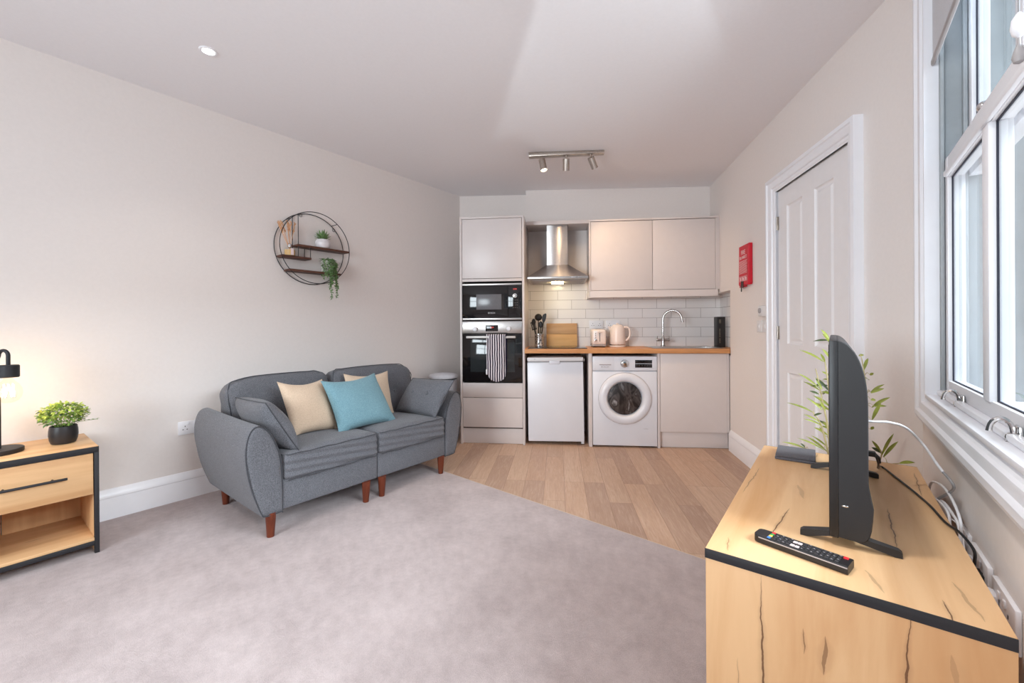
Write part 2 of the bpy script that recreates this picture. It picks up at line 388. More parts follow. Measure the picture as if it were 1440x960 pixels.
def thing(name, label, cat, loc=(0, 0, 0), rotz=0.0, group=None):
    o = bpy.data.objects.new(name, None); o.empty_display_size = .05; C.objects.link(o)
    o.location = loc; o.rotation_euler = (0, 0, rotz); o['label'] = label; o['category'] = cat
    if group: o['group'] = group
    return o
def tag(o, label, cat, group=None):
    o['label'] = label; o['category'] = cat
    if group: o['group'] = group
    return o
def struct(o, label=None, cat=None):
    o['kind'] = 'structure'
    if label: o['label'] = label
    if cat: o['category'] = cat
    return o
def place(o, loc, rotz=0.0): o.location = loc; o.rotation_euler = (0, 0, rotz); return o

def lettering(name, text, size, mat, parent, loc, rot, depth=.0004, align='CENTER'):
    cu = bpy.data.curves.new(name, 'FONT'); cu.body = text; cu.size = size; cu.extrude = depth; cu.align_x = align; cu.align_y = 'CENTER'; cu.resolution_u = 3
    t = bpy.data.objects.new(name + '_tmp', cu); C.objects.link(t)
    bpy.context.view_layer.update()
    me = bpy.data.meshes.new_from_object(t.evaluated_get(bpy.context.evaluated_depsgraph_get()))
    bpy.data.objects.remove(t); bpy.data.curves.remove(cu)
    me.materials.clear(); me.materials.append(M[mat]); me.name = name
    o = bpy.data.objects.new(name, me); C.objects.link(o); o.parent = parent; o.location = loc; o.rotation_euler = rot
    return o

def catmull(pts, n=6, closed=True):
    out = []; m = len(pts)
    rng = range(m) if closed else range(m - 1)
    for i in rng:
        if closed: p = [pts[(i + k - 1) % m] for k in range(4)]
        else: p = [pts[max(0, min(m - 1, i + k - 1))] for k in range(4)]
        for k in range(n):
            t = k / n
            out.append(tuple(.5 * (2 * p[1][a] + (p[2][a] - p[0][a]) * t + (2 * p[0][a] - 5 * p[1][a] + 4 * p[2][a] - p[3][a]) * t * t + (3 * p[1][a] - p[0][a] - 3 * p[2][a] + p[3][a]) * t ** 3) for a in range(len(pts[0]))))
    if not closed: out.append(tuple(pts[-1]))
    return out
# ================================================================== THE ROOM
def edge_y(x): return 2.1217 - .0596 * x             # where carpet meets laminate
M['strip'] = plain('pale_edge_strip', col(206, 188, 170), .5)
o = struct(B().box(-2.2, 2.4, -5.9, 1.2, -.06, 0).done('floor', 'laminate')); place(o, K0, KA)
b = B(); poly = [(LX, -2.2), (WX, -2.2), (WX, edge_y(WX)), (LX, edge_y(LX))]
b.prism(poly, .0005, .011, lambda x, y, h: (x, y, h)); struct(b.done('floor_carpet', 'carpet'))
b = B(); b.prism([(LX + .02, edge_y(LX) - .002), (WX - .02, edge_y(WX) - .002), (WX - .02, edge_y(WX) + .009), (LX + .02, edge_y(LX) + .009)], .0005, .0095, lambda x, y, h: (x, y, h))
struct(b.done('trim_1', 'strip'))
b = B()
b.sections([[(-3.55, -2.35, ceil_z(-3.55) + dz), (.40, -2.35, ceil_z(.40) + dz), (.40, 2.2, ceil_z(.40) + dz), (-.6, 5.4, ceil_z(-.6) + dz), (-3.55, 5.4, ceil_z(-3.55) + dz)] for dz in (0, .12)])
struct(b.done('ceiling', 'ceil'))
struct(B().box(LX - .12, LX, -2.35, 4.3, -.05, 2.66).done('wall_left', 'wall'))
# back wall steps forward over the worktop run
b = B(); b.prism([(-2.0, .74), (-.662, .74), (-.662, .58), (1.50, .58), (1.50, .95), (-2.0, .95)], -.05, 2.66, lambda x, y, h: (x, y, h))
place(struct(b.done('wall_back', 'wall')), K0, KA)
# door wall: plain up to the units, set back into a shallow recess beside the worktop, with the doorway cut out
b = B(); ds0, ds1, dz1 = 1.478, 2.272, 2.04
def dwbox(s0, s1, z0, z1, y0=0.0, y1=.14): b.box(s0, s1, y0, y1, z0, z1)
dwbox(.535, ds0, -.05, 2.66); dwbox(ds1, 2.80, -.05, 2.66); dwbox(ds0, ds1, dz1, 2.66)
dwbox(-.35, .535, 1.452, 2.66); dwbox(-.35, .535, -.05, .86); dwbox(-.35, .535, .86, 1.452, .10, .14)
place(struct(b.done('wall_right', 'wall')), D0, DA)
# window wall with its opening
wy0, wy1, wz0, wz1 = .06, 2.165, .862, 2.46
b = B()
for y0, y1, z0, z1 in ((-2.35, wy0, -.05, 2.62), (wy1, 2.34, -.05, 2.62), (wy0, wy1, -.05, wz0), (wy0, wy1, wz1, 2.62)): b.box(WX, WX + .30, y0, y1, z0, z1)
struct(b.done('wall_window', 'wall'))
# rear wall with the second window
b = B(); ry = -2.2; rx0, rx1, rz0, rz1 = -2.35, -.35, .55, 2.40
for x0, x1, z0, z1 in ((LX - .12, rx0, -.05, 2.66), (rx1, WX + .1, -.05, 2.66), (rx0, rx1, -.05, rz0), (rx0, rx1, rz1, 2.66)): b.box(x0, x1, ry - .2, ry, z0, z1)
struct(b.done('wall_rear', 'wall'))

# ------------------------------------------------------------------ baseboards
SK = [(0, 0), (.020, 0), (.020, .125), (.0185, .130), (.0185, .136), (.0215, .139), (.020, .152), (.014, .166), (.008, .178), (.004, .185), (0, .187)]
def skirt(name, p0, p1, inward, prof=SK):
    p0, p1 = Vector(p0), Vector(p1); inward = Vector(inward).normalized(); bb = B()
    bb.sections([[tuple(p + inward * a + Vector((0, 0, z))) for a, z in prof] for p in (p0, p1)])
    return struct(bb.done(name, 'trimw', ang=.3))
skirt('baseboard_left', (LX, -2.2, 0), (LX, 3.50, 0), (1, 0, 0))
skirt('baseboard_right', D(.537, 0, 0), D(1.392, 0, 0), -DY)
skirt('baseboard_corner', D(2.36, 0, 0), D(2.69, 0, 0), -DY)
skirt('baseboard_window', (WX, -2.2, 0), (WX, 2.30, 0), (-1, 0, 0))
skirt('baseboard_rear', (LX, ry, 0), (WX, ry, 0), (0, 1, 0))
o = skirt('baseboard_back', K(-1.9, .74, 0), K(-1.27, .74, 0), -KY)

# ------------------------------------------------------------------ door
d1 = thing('door_1', 'white four-panel door in a moulded white frame, left of the window', 'door', D0, DA); d1['kind'] = 'structure'
b = B()                                                     # leaf with four sunk, raised-and-fielded panels
L0, L1, LZ = 1.4805, 2.2695, 2.0375
xs = [L0, 1.598, 1.795, 1.928, 2.118, L1]; zs = [.006, .20, .822, 1.008, 1.918, LZ]
for i in range(5):
    for j in range(5):
        if i in (1, 3) and j in (1, 3):
            x0, x1, z0, z1 = xs[i], xs[i + 1], zs[j], zs[j + 1]; prev = None
            for ins, dep in ((0, .002), (.006, .010), (.012, .013), (.020, .013), (.034, .006), (.036, .006)):
                r = [b.v((x0 + ins, dep, z0 + ins)), b.v((x1 - ins, dep, z0 + ins)), b.v((x1 - ins, dep, z1 - ins)), b.v((x0 + ins, dep, z1 - ins))]
                if prev:
                    for k in range(4): b.f([prev[k], prev[(k + 1) % 4], r[(k + 1) % 4], r[k]])
                prev = r
            b.f(prev)
        else: b.f([b.v((xs[i], .002, zs[j])), b.v((xs[i + 1], .002, zs[j])), b.v((xs[i + 1], .002, zs[j + 1])), b.v((xs[i], .002, zs[j + 1]))])
b.box(L0, L1, .022, .042, .006, LZ); bmesh.ops.remove_doubles(b.bm, verts=b.bm.verts[:], dist=.0002)
b.done('door_leaf', 'doorw', d1, ang=.25)
AP = [(0, 0), (.092, 0), (.092, .044), (.082, .046), (.070, .046), (.066, .038), (.058, .036), (.040, .034), (.030, .030), (.026, .022), (.012, .020), (.006, .016), (0, .016)]   # from the opening outwards, height off the wall
def mitre(bb, s0, s1, z0, z1, prof, sill=False, fn=None):
    """architrave round an opening; prof = (outward, height off the wall)"""
    rows = []
    for a, h in prof:
        r = [(s0 - a, z0 - (a if sill else 0)), (s0 - a, z1 + a), (s1 + a, z1 + a), (s1 + a, z0 - (a if sill else 0))]
        rows.append([bb.v(fn(p[0], h, p[1])) for p in r])
    n = len(rows); idx = [(0, 1), (1, 2), (2, 3)] + ([(3, 0)] if sill else [])
    for k in range(n):
        A, Bq = rows[k], rows[(k + 1) % n]
        for i, j in idx: bb.f([A[i], A[j], Bq[j], Bq[i]])
    if not sill:
        bb.f([r[0] for r in rows]); bb.f([r[3] for r in rows][::-1])
b = B(); mitre(b, L0 - .002, L1 + .002, 0, LZ + .004, AP, fn=lambda s, h, z: (s, -h, z)); b.done('door_frame', 'trimw', d1, ang=.3)
b = B()
for s0, s1, z0, z1 in ((ds0 - .004, L0 - .002, 0, LZ + .006), (L1 + .002, ds1 + .004, 0, LZ + .006), (ds0 - .004, ds1 + .004, LZ + .004, dz1 + .004)): b.box(s0, s1, -.012, .12, z0, z1)
b.done('jamb', 'trimw', d1)
for z in (1.78, 1.035):
    b = B(); b.box(L0 - .003, L0 + .012, -.002, .001, z, z + .09, .0005); b.cyl((L0 - .002, -.006, z), (L0 - .002, -.006, z + .09), .0055, seg=12)
    b.done('hinge', 'nickel', d1)

# ------------------------------------------------------------------ window
w1 = thing('window_1', 'tall white sliding sash window above the sideboard', 'window', (0, 0, 0)); w1['kind'] = 'structure'
WP = [(0, -.012), (.012, -.012), (.014, -.002), (.022, .004), (.030, .010), (.034, .018), (.040, .020), (.058, .021), (.062, .026), (.066, .030), (.082, .031), (.090, .026), (.098, .024), (.100, 0), (0, 0)]
M['extw'] = plain('dimmed_white_paint', col(158, 163, 166), .5, var=.03)  # white trim paint darkened outside the sashes to offset bright daylight
M['reveal_dim'] = plain('dimmed_white_reveal', col(150, 154, 156), .9, var=.12, nscale=8)  # white outer reveal, greyed in colour so daylight does not blow it out
b = B(); mitre(b, wy0 - .0, wy1 + .0, wz0 + .0095, wz1, WP, sill=True, fn=lambda s, h, z: (WX - h, s, z)); b.done('architrave', 'trimw', w1, ang=.3)
b = B()
for y0, y1, z0, z1 in ((wy1 - .004, wy1 + .01, wz0, wz1), (wy0 - .01, wy0 + .004, wz0, wz1), (wy0, wy1, wz1 - .004, wz1 + .01)): b.box(WX - .012, WX + .041, y0, y1, z0, z1)
b.done('lining', 'trimw', w1); b = B()
for y0, y1, z0, z1 in ((wy1 - .004, wy1 + .01, wz0, wz1), (wy0 - .01, wy0 + .004, wz0, wz1), (wy0, wy1, wz1 - .004, wz1 + .01)): b.box(WX + .041, WX + .145, y0, y1, z0, z1)
for y0, y1 in ((wy1 - .024, wy1 - .002), (wy0 + .002, wy0 + .024)):
    b.box(WX + .028, WX + .040, y0, y1, wz0, wz1 - .01, .004); b.box(WX + .086, WX + .098, y0, y1, wz0, wz1 - .01, .003)
b.done('sash_box', 'extw', w1)
b = B(); b.box(WX - .012, WX + .040, wy0 + .004, wy1 - .004, wz0 - .004, wz0 + .012, .004); b.box(WX + .018, WX + .042, wy0 + .01, wy1 - .01, wz0 + .012, wz0 + .030, .006)
b.box(WX + .04, WX + .36, wy0 + .004, wy1 - .004, wz0 - .03, wz0 + .006); b.done('sill_board', 'trimw', w1)
b = B()
for y0, y1, z0, z1 in ((wy1 - .004, wy1 + .01, wz0 - .03, wz1), (wy0 - .01, wy0 + .004, wz0 - .03, wz1), (wy0, wy1, wz1 - .004, wz1 + .01)): b.box(WX + .145, WX + .31, y0, y1, z0, z1)
b.done('outer_reveal', 'reveal_dim', w1)
def sash(name, x, z0, z1, bot, top, stile):
    s = B(); y0, y1 = wy0 + .012, wy1 - .012; xa, xb = x, x + .044
    s.box(xa, xb, y1 - stile, y1, z0, z1, .002); s.box(xa, xb, y0, y0 + stile, z0, z1, .002)
    s.box(xa + .001, xb - .001, y0 + stile - .003, y1 - stile + .003, z0, z0 + bot, .003); s.box(xa + .001, xb - .001, y0 + stile - .003, y1 - stile + .003, z1 - top, z1, .003)
    g0, g1 = y0 + stile, y1 - stile; bars = []
    for yb in (1.602,):
        s.box(xa - .004, xb - .002, yb, yb + .056, z0 + bot - .004, z1 - top + .004, .005); bars.append((yb, yb + .056))
    so = s.done(name, 'trimw', w1)
    gk = B(); ys = [g0] + [q for bb in bars for q in bb] + [g1]
    for a, c in zip(ys[::2], ys[1::2]):
        for y0_, y1_, z0_, z1_ in ((a, a + .005, z0 + bot, z1 - top), (c - .005, c, z0 + bot, z1 - top), (a, c, z0 + bot, z0 + bot + .003), (a, c, z1 - top - .004, z1 - top)): gk.box(xa + .0105, xa + .0145, y0_, y1_, z0_, z1_)
    gk.done('gasket', 'gask', so)
    p = B(); p.box(xa + .014, xa + .018, g0 - .003, g1 + .003, z0 + bot - .003, z1 - top + .003); p.done('pane', 'glass', so)
    return so
M['gask'] = plain('navy_gasket', col(34, 35, 52), .6)
sash('lower_sash', WX + .041, wz0 + .008, 1.722, .062, .074, .046)
sash('upper_sash', WX + .100, 1.650, wz1 - .006, .070, .055, .048)
b = B(); b.box(WX + .030, WX + .042, wy0 + .06, wy1 - .06, 1.648, 1.668, .004); b.done('meeting_bead', 'trimw', w1)
for y in (1.88, 1.385, .92, .62):                                            # hook sash lifts
    z = wz0 + .026; x = WX + .040; s = B()
    s.box(x - .006, x + .001, y - .016, y + .016, z - .022, z + .022, .003); s.sphere((x - .011, y, z - .006), .0125, seg=14, rings=10); s.sphere((x - .016, y - .004, z - .018), .008)
    arc = [(x - .010 - .017 * (1 - cos(t)), y + .004 * (1 - cos(t)), z + .004 + .030 * sin(t)) for t in [pi * k / 12 for k in range(13)]]
    s.tube(arc, [.0052] * 12 + [.006], 10); s.done('sash_lift', 'chrome', w1)
b = B(); b.box(WX + .045, WX + .078, 1.72, 1.78, 1.722, 1.728, .002); b.sphere((WX + .06, 1.75, 1.742), .016, seg=12, rings=8); b.box(WX + .05, WX + .07, 1.70, 1.75, 1.728, 1.738, .004); b.done('sash_fastener', 'chrome', w1)

rb = thing('roller_blind', 'grey roller blind half drawn at the top of the window', 'blind', (WX + .012, (wy0 + wy1) / 2, wz1))
b = B(); yh = (wy1 - wy0) / 2 - .014
b.box(-.0008, .0008, -yh, yh, -.372, -.02); b.done('blind_cloth', 'blind', rb)
b = B(); b.box(-.006, .006, -yh, yh, -.388, -.368, .004, 3); b.done('bottom_bar', 'grey_plastic', rb)
b = B(); b.cyl((0, -yh, -.030), (0, yh, -.030), .022, seg=20); b.done('roller', 'blind', rb)
pc = thing('blind_cord', 'white and grey blind pull cord hanging inside the window', 'blind cord', (.312, 1.35, 1.70))
b = B(); b.cyl((0, 0, .06), (0, 0, .74), .0016, seg=8); b.done('cord', 'cableg', pc)
b = B(); b.lathe([(.002, .03), (.010, .038), (.013, .052), (.011, .070), (.004, .082), (.002, .084)], 16); b.done('joiner', 'trimw', pc)
b = B(); b.lathe([(.001, -.024), (.008, -.020), (.011, -.010), (.008, .004), (.0028, .018), (.002, .034)], 16); b.done('weight', 'grey_plastic', pc)

w2 = thing('window_2', 'wide white casement window in the wall behind the viewpoint', 'window', (0, ry, 0)); w2['kind'] = 'structure'
b = B()
for x0, x1, z0, z1 in ((rx0, rx0 + .06, rz0, rz1), (rx1 - .06, rx1, rz0, rz1), (rx0, rx1, rz0, rz0 + .06), (rx0, rx1, rz1 - .06, rz1), (-1.38, -1.32, rz0, rz1), (rx0, rx1, 1.72, 1.77)): b.box(x0, x1, -.12, -.06, z0, z1, .004)
b.done('casement', 'trimw', w2)
b = B(); b.box(rx0 + .05, rx1 - .05, -.092, -.088, rz0 + .05, rz1 - .05); b.done('pane', 'glass', w2)

# ------------------------------------------------------------------ what the window looks out on
nb = thing('neighbouring_building', 'pale rendered building across the gap outside the window', 'building', (2.2, 7.2, 0))
M['render'] = plain('pale_render', col(186, 191, 194), .9, var=.05, nscale=3)
b = B(); b.box(-1.55, 4.5, 0, 2.5, -3, 7.5); b.done('wall', 'render', nb)
b = B()
for z, h, p in ((1.15, .10, .06), (1.30, .04, .10), (3.0, .22, .10), (3.3, .08, .16)): b.box(-1.60, 4.6, -p, .05, z, z + h, .01)
b.done('cornice', 'render', nb)
for x in (-.9, .5, 1.9):
    b = B(); b.box(x, x + .8, -.03, .06, 1.6, 2.9, .01); f = b.done('window_frame', 'trimw', nb)
    b = B(); b.box(x + .07, x + .73, -.035, -.028, 1.67, 2.83); b.done('window_pane', 'smoke', f)
# ================================================================== KITCHEN RUN
def kt(name, label, cat, x, y, z, group=None): return thing(name, label, cat, K(x, y, z), KA, group)

# tiles
sp_ = B(); sp_.box(-.640, 1.40, .571, .581, .915, 1.60); o = sp_.done('splashback', 'tiles'); place(o, K0, KA)
struct(o, 'white metro tile splashback behind the worktop', 'tiled splashback')
# the side wall return, laid along the recess of the door wall
def _ret():
    n = N('white_metro_tiles_side'); v = n.coords(); sp = n.new('ShaderNodeSeparateXYZ'); n.link(v, sp.inputs[0]); cb = n.new('ShaderNodeCombineXYZ')
    n.link(n.math('ADD', sp.outputs['X'], 3.1), cb.inputs['X']); n.link(n.math('SUBTRACT', sp.outputs['Z'], .018 - 2.0), cb.inputs['Y'])
    br = n.new('ShaderNodeTexBrick'); br.offset = .5; br.offset_frequency = 2; br.squash = 1
    for k, x in (('Scale', 1.0), ('Mortar Size', .0022), ('Mortar Smooth', .1), ('Bias', 0.0), ('Brick Width', .297), ('Row Height', .1)): br.inputs[k].default_value = x
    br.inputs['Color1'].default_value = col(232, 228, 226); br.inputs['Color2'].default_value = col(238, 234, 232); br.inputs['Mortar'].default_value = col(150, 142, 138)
    n.link(cb.outputs[0], br.inputs['Vector']); n.base(br.outputs['Color']); n.set(Roughness=.16); return n.m
M['tiles_ret'] = _ret()
o = B().box(-.10, .528, .092, .101, .915, 1.450).done('splashback_return', 'tiles_ret'); place(o, D0, DA)
struct(o, 'narrow return of white metro tiles on the side wall by the sink', 'tiled splashback')

# ---- tall unit
tc = kt('tall_cabinet', 'tall cashmere oven housing unit at the left end of the kitchen', 'cabinet', -.954, .29, 0)
def tb(x0, x1, y0, y1, z0, z1, bev=.0012): return B().box(x0 + .954, x1 + .954, y0 - .29, y1 - .29, z0, z1, bev)
tb(-1.268, -1.247, 0, .572, 0, 2.200).done('side_panel', 'cab', tc); tb(-.660, -.640, 0, .572, 0, 2.200).done('side_panel', 'cab', tc)
tb(-1.247, -.660, .0, .572, 2.180, 2.200).done('top_panel', 'cab', tc)
b = tb(-1.246, -.661, .555, .57, .05, 2.18)
for z in (.150, .575, 1.178, 1.570): b.box(-1.246 + .954, -.661 + .954, .022 - .29, .556 - .29, z, z + .016)
b.done('carcass', 'niche', tc)  # carcass coloured dark to put shade into the gaps between fronts
tb(-1.2435, -.6635, 0, .020, 1.602, 2.1755, .002).done('door', 'cabg', tc)
tb(-1.244, -.663, .002, .020, 1.572, 1.598, .001).done('filler_strip', 'cab', tc)
tb(-1.244, -.663, 0, .020, .452, .592, .0015).done('filler_panel', 'cab', tc)
tb(-1.244, -.663, 0, .020, .164, .447, .002).done('drawer', 'cab', tc)
tb(-1.247, -.660, .030, .046, .002, .152, .001).done('plinth', 'cab', tc)

mw = kt('microwave', 'black glass built-in microwave above the oven', 'microwave', -.954, .20, 1.200)
def mb(x0, x1, y0, y1, z0, z1, bev=.001): return B().box(x0 + .954, x1 + .954, y0 - .20, y1 - .20, z0 - 1.2, z1 - 1.2, bev)
mb(-1.235, -.672, .016, .40, 1.200, 1.556).done('body', 'niche', mw)
mb(-1.242, -.665, -.006, .018, 1.534, 1.552, .002).done('top_trim', 'steel', mw)
mb(-1.242, -.665, -.006, .018, 1.200, 1.218, .002).done('bottom_trim', 'steel', mw)
mb(-1.242, -.797, -.010, .016, 1.220, 1.532, .002).done('door', 'glossblk', mw)
mb(-.795, -.665, -.010, .016, 1.220, 1.532, .002).done('control_panel', 'glossblk', mw)
M['mwwin'] = plain('microwave_window', col(104, 104, 108), .22, var=.05)
mb(-1.104, -.859, -.0112, -.0096, 1.300, 1.447, .0003).done('window', 'mwwin', mw)
b = B(); b.cyl((-.727 + .954, -.012 - .2, 1.428 - 1.2), (-.727 + .954, -.036 - .2, 1.428 - 1.2), .023, bev=.004); b.done('knob', 'chrome', mw)
M['redled'] = emit('red_display', (1, .10, .08, 1), .45)
lettering('display', '12:00', .017, 'redled', mw, (-.730 + .954, -.2108, 1.493 - 1.2), (pi / 2, 0, 0))
M['logo'] = plain('silver_lettering', col(196, 196, 198), .4)
lettering('logo', 'BOSCH', .021, 'logo', mw, (-.956 + .954, -.2108, 1.266 - 1.2), (pi / 2, 0, 0))
M['dimprint'] = plain('dim_print', col(92, 84, 82), .5)
b = B()
for i in range(3):
    for j in range(4): b.box(-.752 + .954 + i * .020, -.752 + .954 + i * .020 + .010, -.2108, -.2098, 1.385 - 1.2 - j * .024, 1.385 - 1.2 - j * .024 + .006)
b.done('key_marks', 'dimprint', mw)

ov = kt('oven', 'built-in electric oven with steel control panel and black glass door', 'oven', -.954, .25, .600)
def ob(x0, x1, y0, y1, z0, z1, bev=.001): return B().box(x0 + .954, x1 + .954, y0 - .25, y1 - .25, z0 - .6, z1 - .6, bev)
ob(-1.235, -.672, .020, .54, .600, 1.172).done('body', 'niche', ov)
cp = ob(-1.244, -.663, -.008, .020, 1.071, 1.186, .002).done('control_panel', 'steel', ov)
d_ = ob(-1.244, -.663, -.012, .018, .602, 1.066, .003).done('door', 'glossblk', ov)
ob(-1.165, -.735, -.0134, -.0116, .700, .985, .0004).done('door_window', 'smoke', ov)
ob(-1.015, -.894, -.0095, -.0075, 1.090, 1.150, .0005).done('display', 'glossblk', ov)
lettering('display_digits', '12:00', .017, 'redled', ov, (-.954 + .954, -.2605, 1.127 - .6), (pi / 2, 0, 0))
b = B()
for i in range(6): b.box(-1.000 + .954 + i * .017, -1.000 + .954 + i * .017 + .006, -.2602, -.259, 1.100 - .6, 1.104 - .6)
b.done('display_marks', 'dimprint', ov)
for x, z in ((-1.117, 1.112), (-.791, 1.116)):
    b = B(); b.cyl((x + .954, -.258, z - .6), (x + .954, -.286, z - .6), .0215, bev=.005); b.done('knob', 'appl', ov)
b = B(); b.box(-1.198 + .954, -.723 + .954, -.302, -.292, 1.024 - .6, 1.046 - .6, .003)
for x in (-1.180, -.741): b.box(x - .008 + .954, x + .008 + .954, -.294, -.260, 1.026 - .6, 1.044 - .6, .002)
b.done('handle', 'silverh', ov)

# striped oven glove folded over the handle
og = kt('oven_glove', 'navy and white striped oven glove hanging over the oven handle', 'oven glove', -.902, -.062, 1.052)
pts = [(-.096, 0), (-.099, -.12), (-.097, -.26), (-.094, -.33), (-.078, -.40), (-.050, -.435), (0, -.446), (.050, -.436), (.080, -.405), (.094, -.34), (.098, -.25), (.099, -.12), (.099, 0)]
b = B(); out = catmull(pts, 3, False)
def glove(a, z, h):
    w = .004 * sin(a * 46 + z * 6) + .002 * sin(z * 23); return (a, h + w - .004, z)
rows = []
nz, nx = 24, 18
def gw(z):
    best = .099
    if z < -.33:
        t = min(1, (-.33 - z) / .116); best = .094 * sqrt(max(0, 1 - t * t)) + .002
    return best
for h, s in ((-.011, 1), (.004, -1)):
    g = [[b.v((( -1 + 2 * i / nx) * gw(-.446 * j / nz), h + (.004 * sin(i * 1.1 + j * .15) + .003 * sin(j * .5)) * (1 if s == 1 else .4) + .006 * (abs(-1 + 2 * i / nx) ** 4) * s, -.446 * j / nz)) for i in range(nx + 1)] for j in range(nz + 1)]
    rows.append(g)
    for j in range(nz):
        for i in range(nx): b.f([g[j][i], g[j][i + 1], g[j + 1][i + 1], g[j + 1][i]])
F_, K_ = rows
for j in range(nz):
    for i in (0, nx): b.f([F_[j][i], F_[j + 1][i], K_[j + 1][i], K_[j][i]])
for i in range(nx): b.f([F_[nz][i], F_[nz][i + 1], K_[nz][i + 1], K_[nz][i]])
top = [[b.v(((-1 + 2 * i / nx) * .098, -.0115 + .0155 * k / 6 * 1.0, .010 * sin(pi * k / 6))) for i in range(nx + 1)] for k in range(7)]
for k in range(6):
    for i in range(nx): b.f([top[k][i], top[k][i + 1], top[k + 1][i + 1], top[k + 1][i]])
b.done('glove_body', 'stripes', og, ang=1.2)
b = B(); b.box(-.104, -.090, -.012, -.004, -.375, -.325, .002); b.done('hanging_label', 'trimw', og)
og.location = K(-.902, -.047, 1.054)

# ---- base units
wt = kt('worktop', 'long oak-effect worktop over the appliances', 'worktop', .30, .27, .88)
b = B(); hx0, hx1, hy0, hy1 = .93, 1.17, .14, .44
for x0, x1, y0, y1 in ((-.638, hx0, -.022, .571), (hx1, 1.222, -.022, .571), (hx0, hx1, -.022, hy0), (hx0, hx1, hy1, .571)): b.box(x0 - .30, x1 - .30, y0 - .27, y1 - .27, 0, .040)
b.prism([(1.222, .020), (1.316, .020), (1.346, .571), (1.222, .571)], 0, .040, lambda x, y, h: (x - .30, y - .27, h)); bmesh.ops.remove_doubles(b.bm, verts=b.bm.verts[:], dist=.0004)
b.done('top_board', 'worktop', wt)
for x, nm in ((-.037, 'pale upright panel between the fridge and the washing machine'), (.592, 'pale upright panel between the washing machine and the end cupboard')):
    e = kt('end_panel', nm, 'end panel', x + .010, .28, 0, 'upright panels under the worktop'); w = .032 if x < 0 else .021
    B().box(-.010, -.010 + w, -.28, .28, 0, .879, .001).done('panel_board', 'cab', e)
bc = kt('base_cabinet', 'handleless cashmere cupboard under the sink', 'cabinet', .915, .28, 0)
def bb_(x0, x1, y0, y1, z0, z1, bev=.001): return B().box(x0 - .915, x1 - .915, y0 - .28, y1 - .28, z0, z1, bev)
bb_(.616, 1.204, 0, .020, .154, .876, .002).done('door', 'cab', bc)
b = bb_(.615, .633, .022, .56, .15, .878); b.box(1.186 - .915, 1.204 - .915, -.258, .28, .15, .878); b.box(.633 - .915, 1.186 - .915, -.258, .28, .15, .168); b.box(.633 - .915, 1.186 - .915, .262, .28, .168, .7); b.done('carcass', 'cab', bc)
bb_(.614, 1.226, .045, .061, .002, .150).done('plinth', 'cab', bc)
bb_(1.206, 1.224, .004, .022, .154, .878, .0005).done('filler_strip', 'cab', bc)

fr = kt('fridge', 'white undercounter fridge left of the washing machine', 'fridge', -.344, .30, 0); fr.rotation_euler = (0, -.010, KA)
def fb(x0, x1, y0, y1, z0, z1, bev=.003): return B().box(x0 + .344, x1 + .344, y0 - .30, y1 - .30, z0, z1, bev)
fb(-.608, -.080, .095, .555, .045, .838).done('cabinet_body', 'appl2', fr)
dd = fb(-.610, -.078, .030, .088, .034, .790, .006).done('door', 'appl', fr)
fb(-.610, -.078, .030, .092, .802, .838, .005).done('top_strip', 'appl2', fr)
fb(-.606, -.082, .046, .09, .784, .806, .001).done('grip_recess', 'grey_plastic', fr)
fb(-.399, -.297, .024, .05, .770, .806, .006).done('grip_tab', 'appl', fr)
fb(-.545, -.530, .0292, .0305, .818, .824, .0001).done('badge', 'logo', fr)
fb(-.078, -.062, .05, .085, .798, .824, .003).done('hinge', 'grey_plastic', fr)
for x, y in ((-.575, .16), (-.092, .075), (-.575, .52), (-.092, .52)):
    for y in (y,):
        b = B(); b.cyl((x + .344, y - .30, .004 if x < -.3 else .006), (x + .344, y - .30, .05), .016, .012, 16); b.done('foot', 'trimw', fr)

wm = kt('washing_machine', 'white front-loading washing machine with round porthole door', 'washing machine', .293, .28, 0)
def wb(x0, x1, y0, y1, z0, z1, bev=.003): return B().box(x0 - .293, x1 - .293, y0 - .28, y1 - .28, z0, z1, bev)
wb(.002, .584, .022, .56, .016, .850, .004).done('cabinet_body', 'appl', wm)
b = B(); cx, cz, RR = 0.0, .4585, .243
ring = [(cx + RR * cos(2 * pi * i / 64), cz + RR * sin(2 * pi * i / 64)) for i in range(64)]
def fy(z): return -.28
b = wb(-.001, .587, .0, .024, .016, .712, .006); b.done('front_panel', 'appl', wm)
pnl = wb(-.001, .587, -.003, .024, .716, .850, .006).done('control_panel', 'appl', wm)
wb(.012, .196, -.006, .0, .724, .842, .004).done('detergent_drawer', 'appl', wm)
wb(.062, .170, -.0075, -.004, .768, .777, .0012).done('drawer_grip', 'grey_plastic', wm)
lettering('logo', 'BOSCH', .022, 'grey_plastic', wm, (.114 - .293, -.2866, .752), (pi / 2, 0, 0))
b = B(); b.cyl((.292 - .293, -.283, .785), (.292 - .293, -.312, .785), .031, bev=.005); b.lathe([(.033, 0), (.037, .002), (.037, .006), (.032, .007)], 32, (.292 - .293, -.283, .785), (0, -1, 0)); b.done('dial', 'chrome', wm)
wb(.389, .543, -.0042, -.002, .785, .817, .0006).done('display', 'glossblk', wm)
wb(.389, .543, -.0042, -.002, .746, .781, .0006).done('touch_panel', 'glossblk', wm)
b = B()
for i in range(6): b.box(.398 - .293 + i * .024, .398 - .293 + i * .024 + .012, -.2846, -.284, .766, .770); b.box(.400 - .293 + i * .024, .400 - .293 + i * .024 + .007, -.2846, -.284, .755, .758)
b.done('panel_marks', 'dimprint', wm)
lettering('front_mark', 'VarioPerfect', .0085, 'grey_plastic', wm, (.484 - .293, -.2806, .178), (pi / 2, 0, 0))
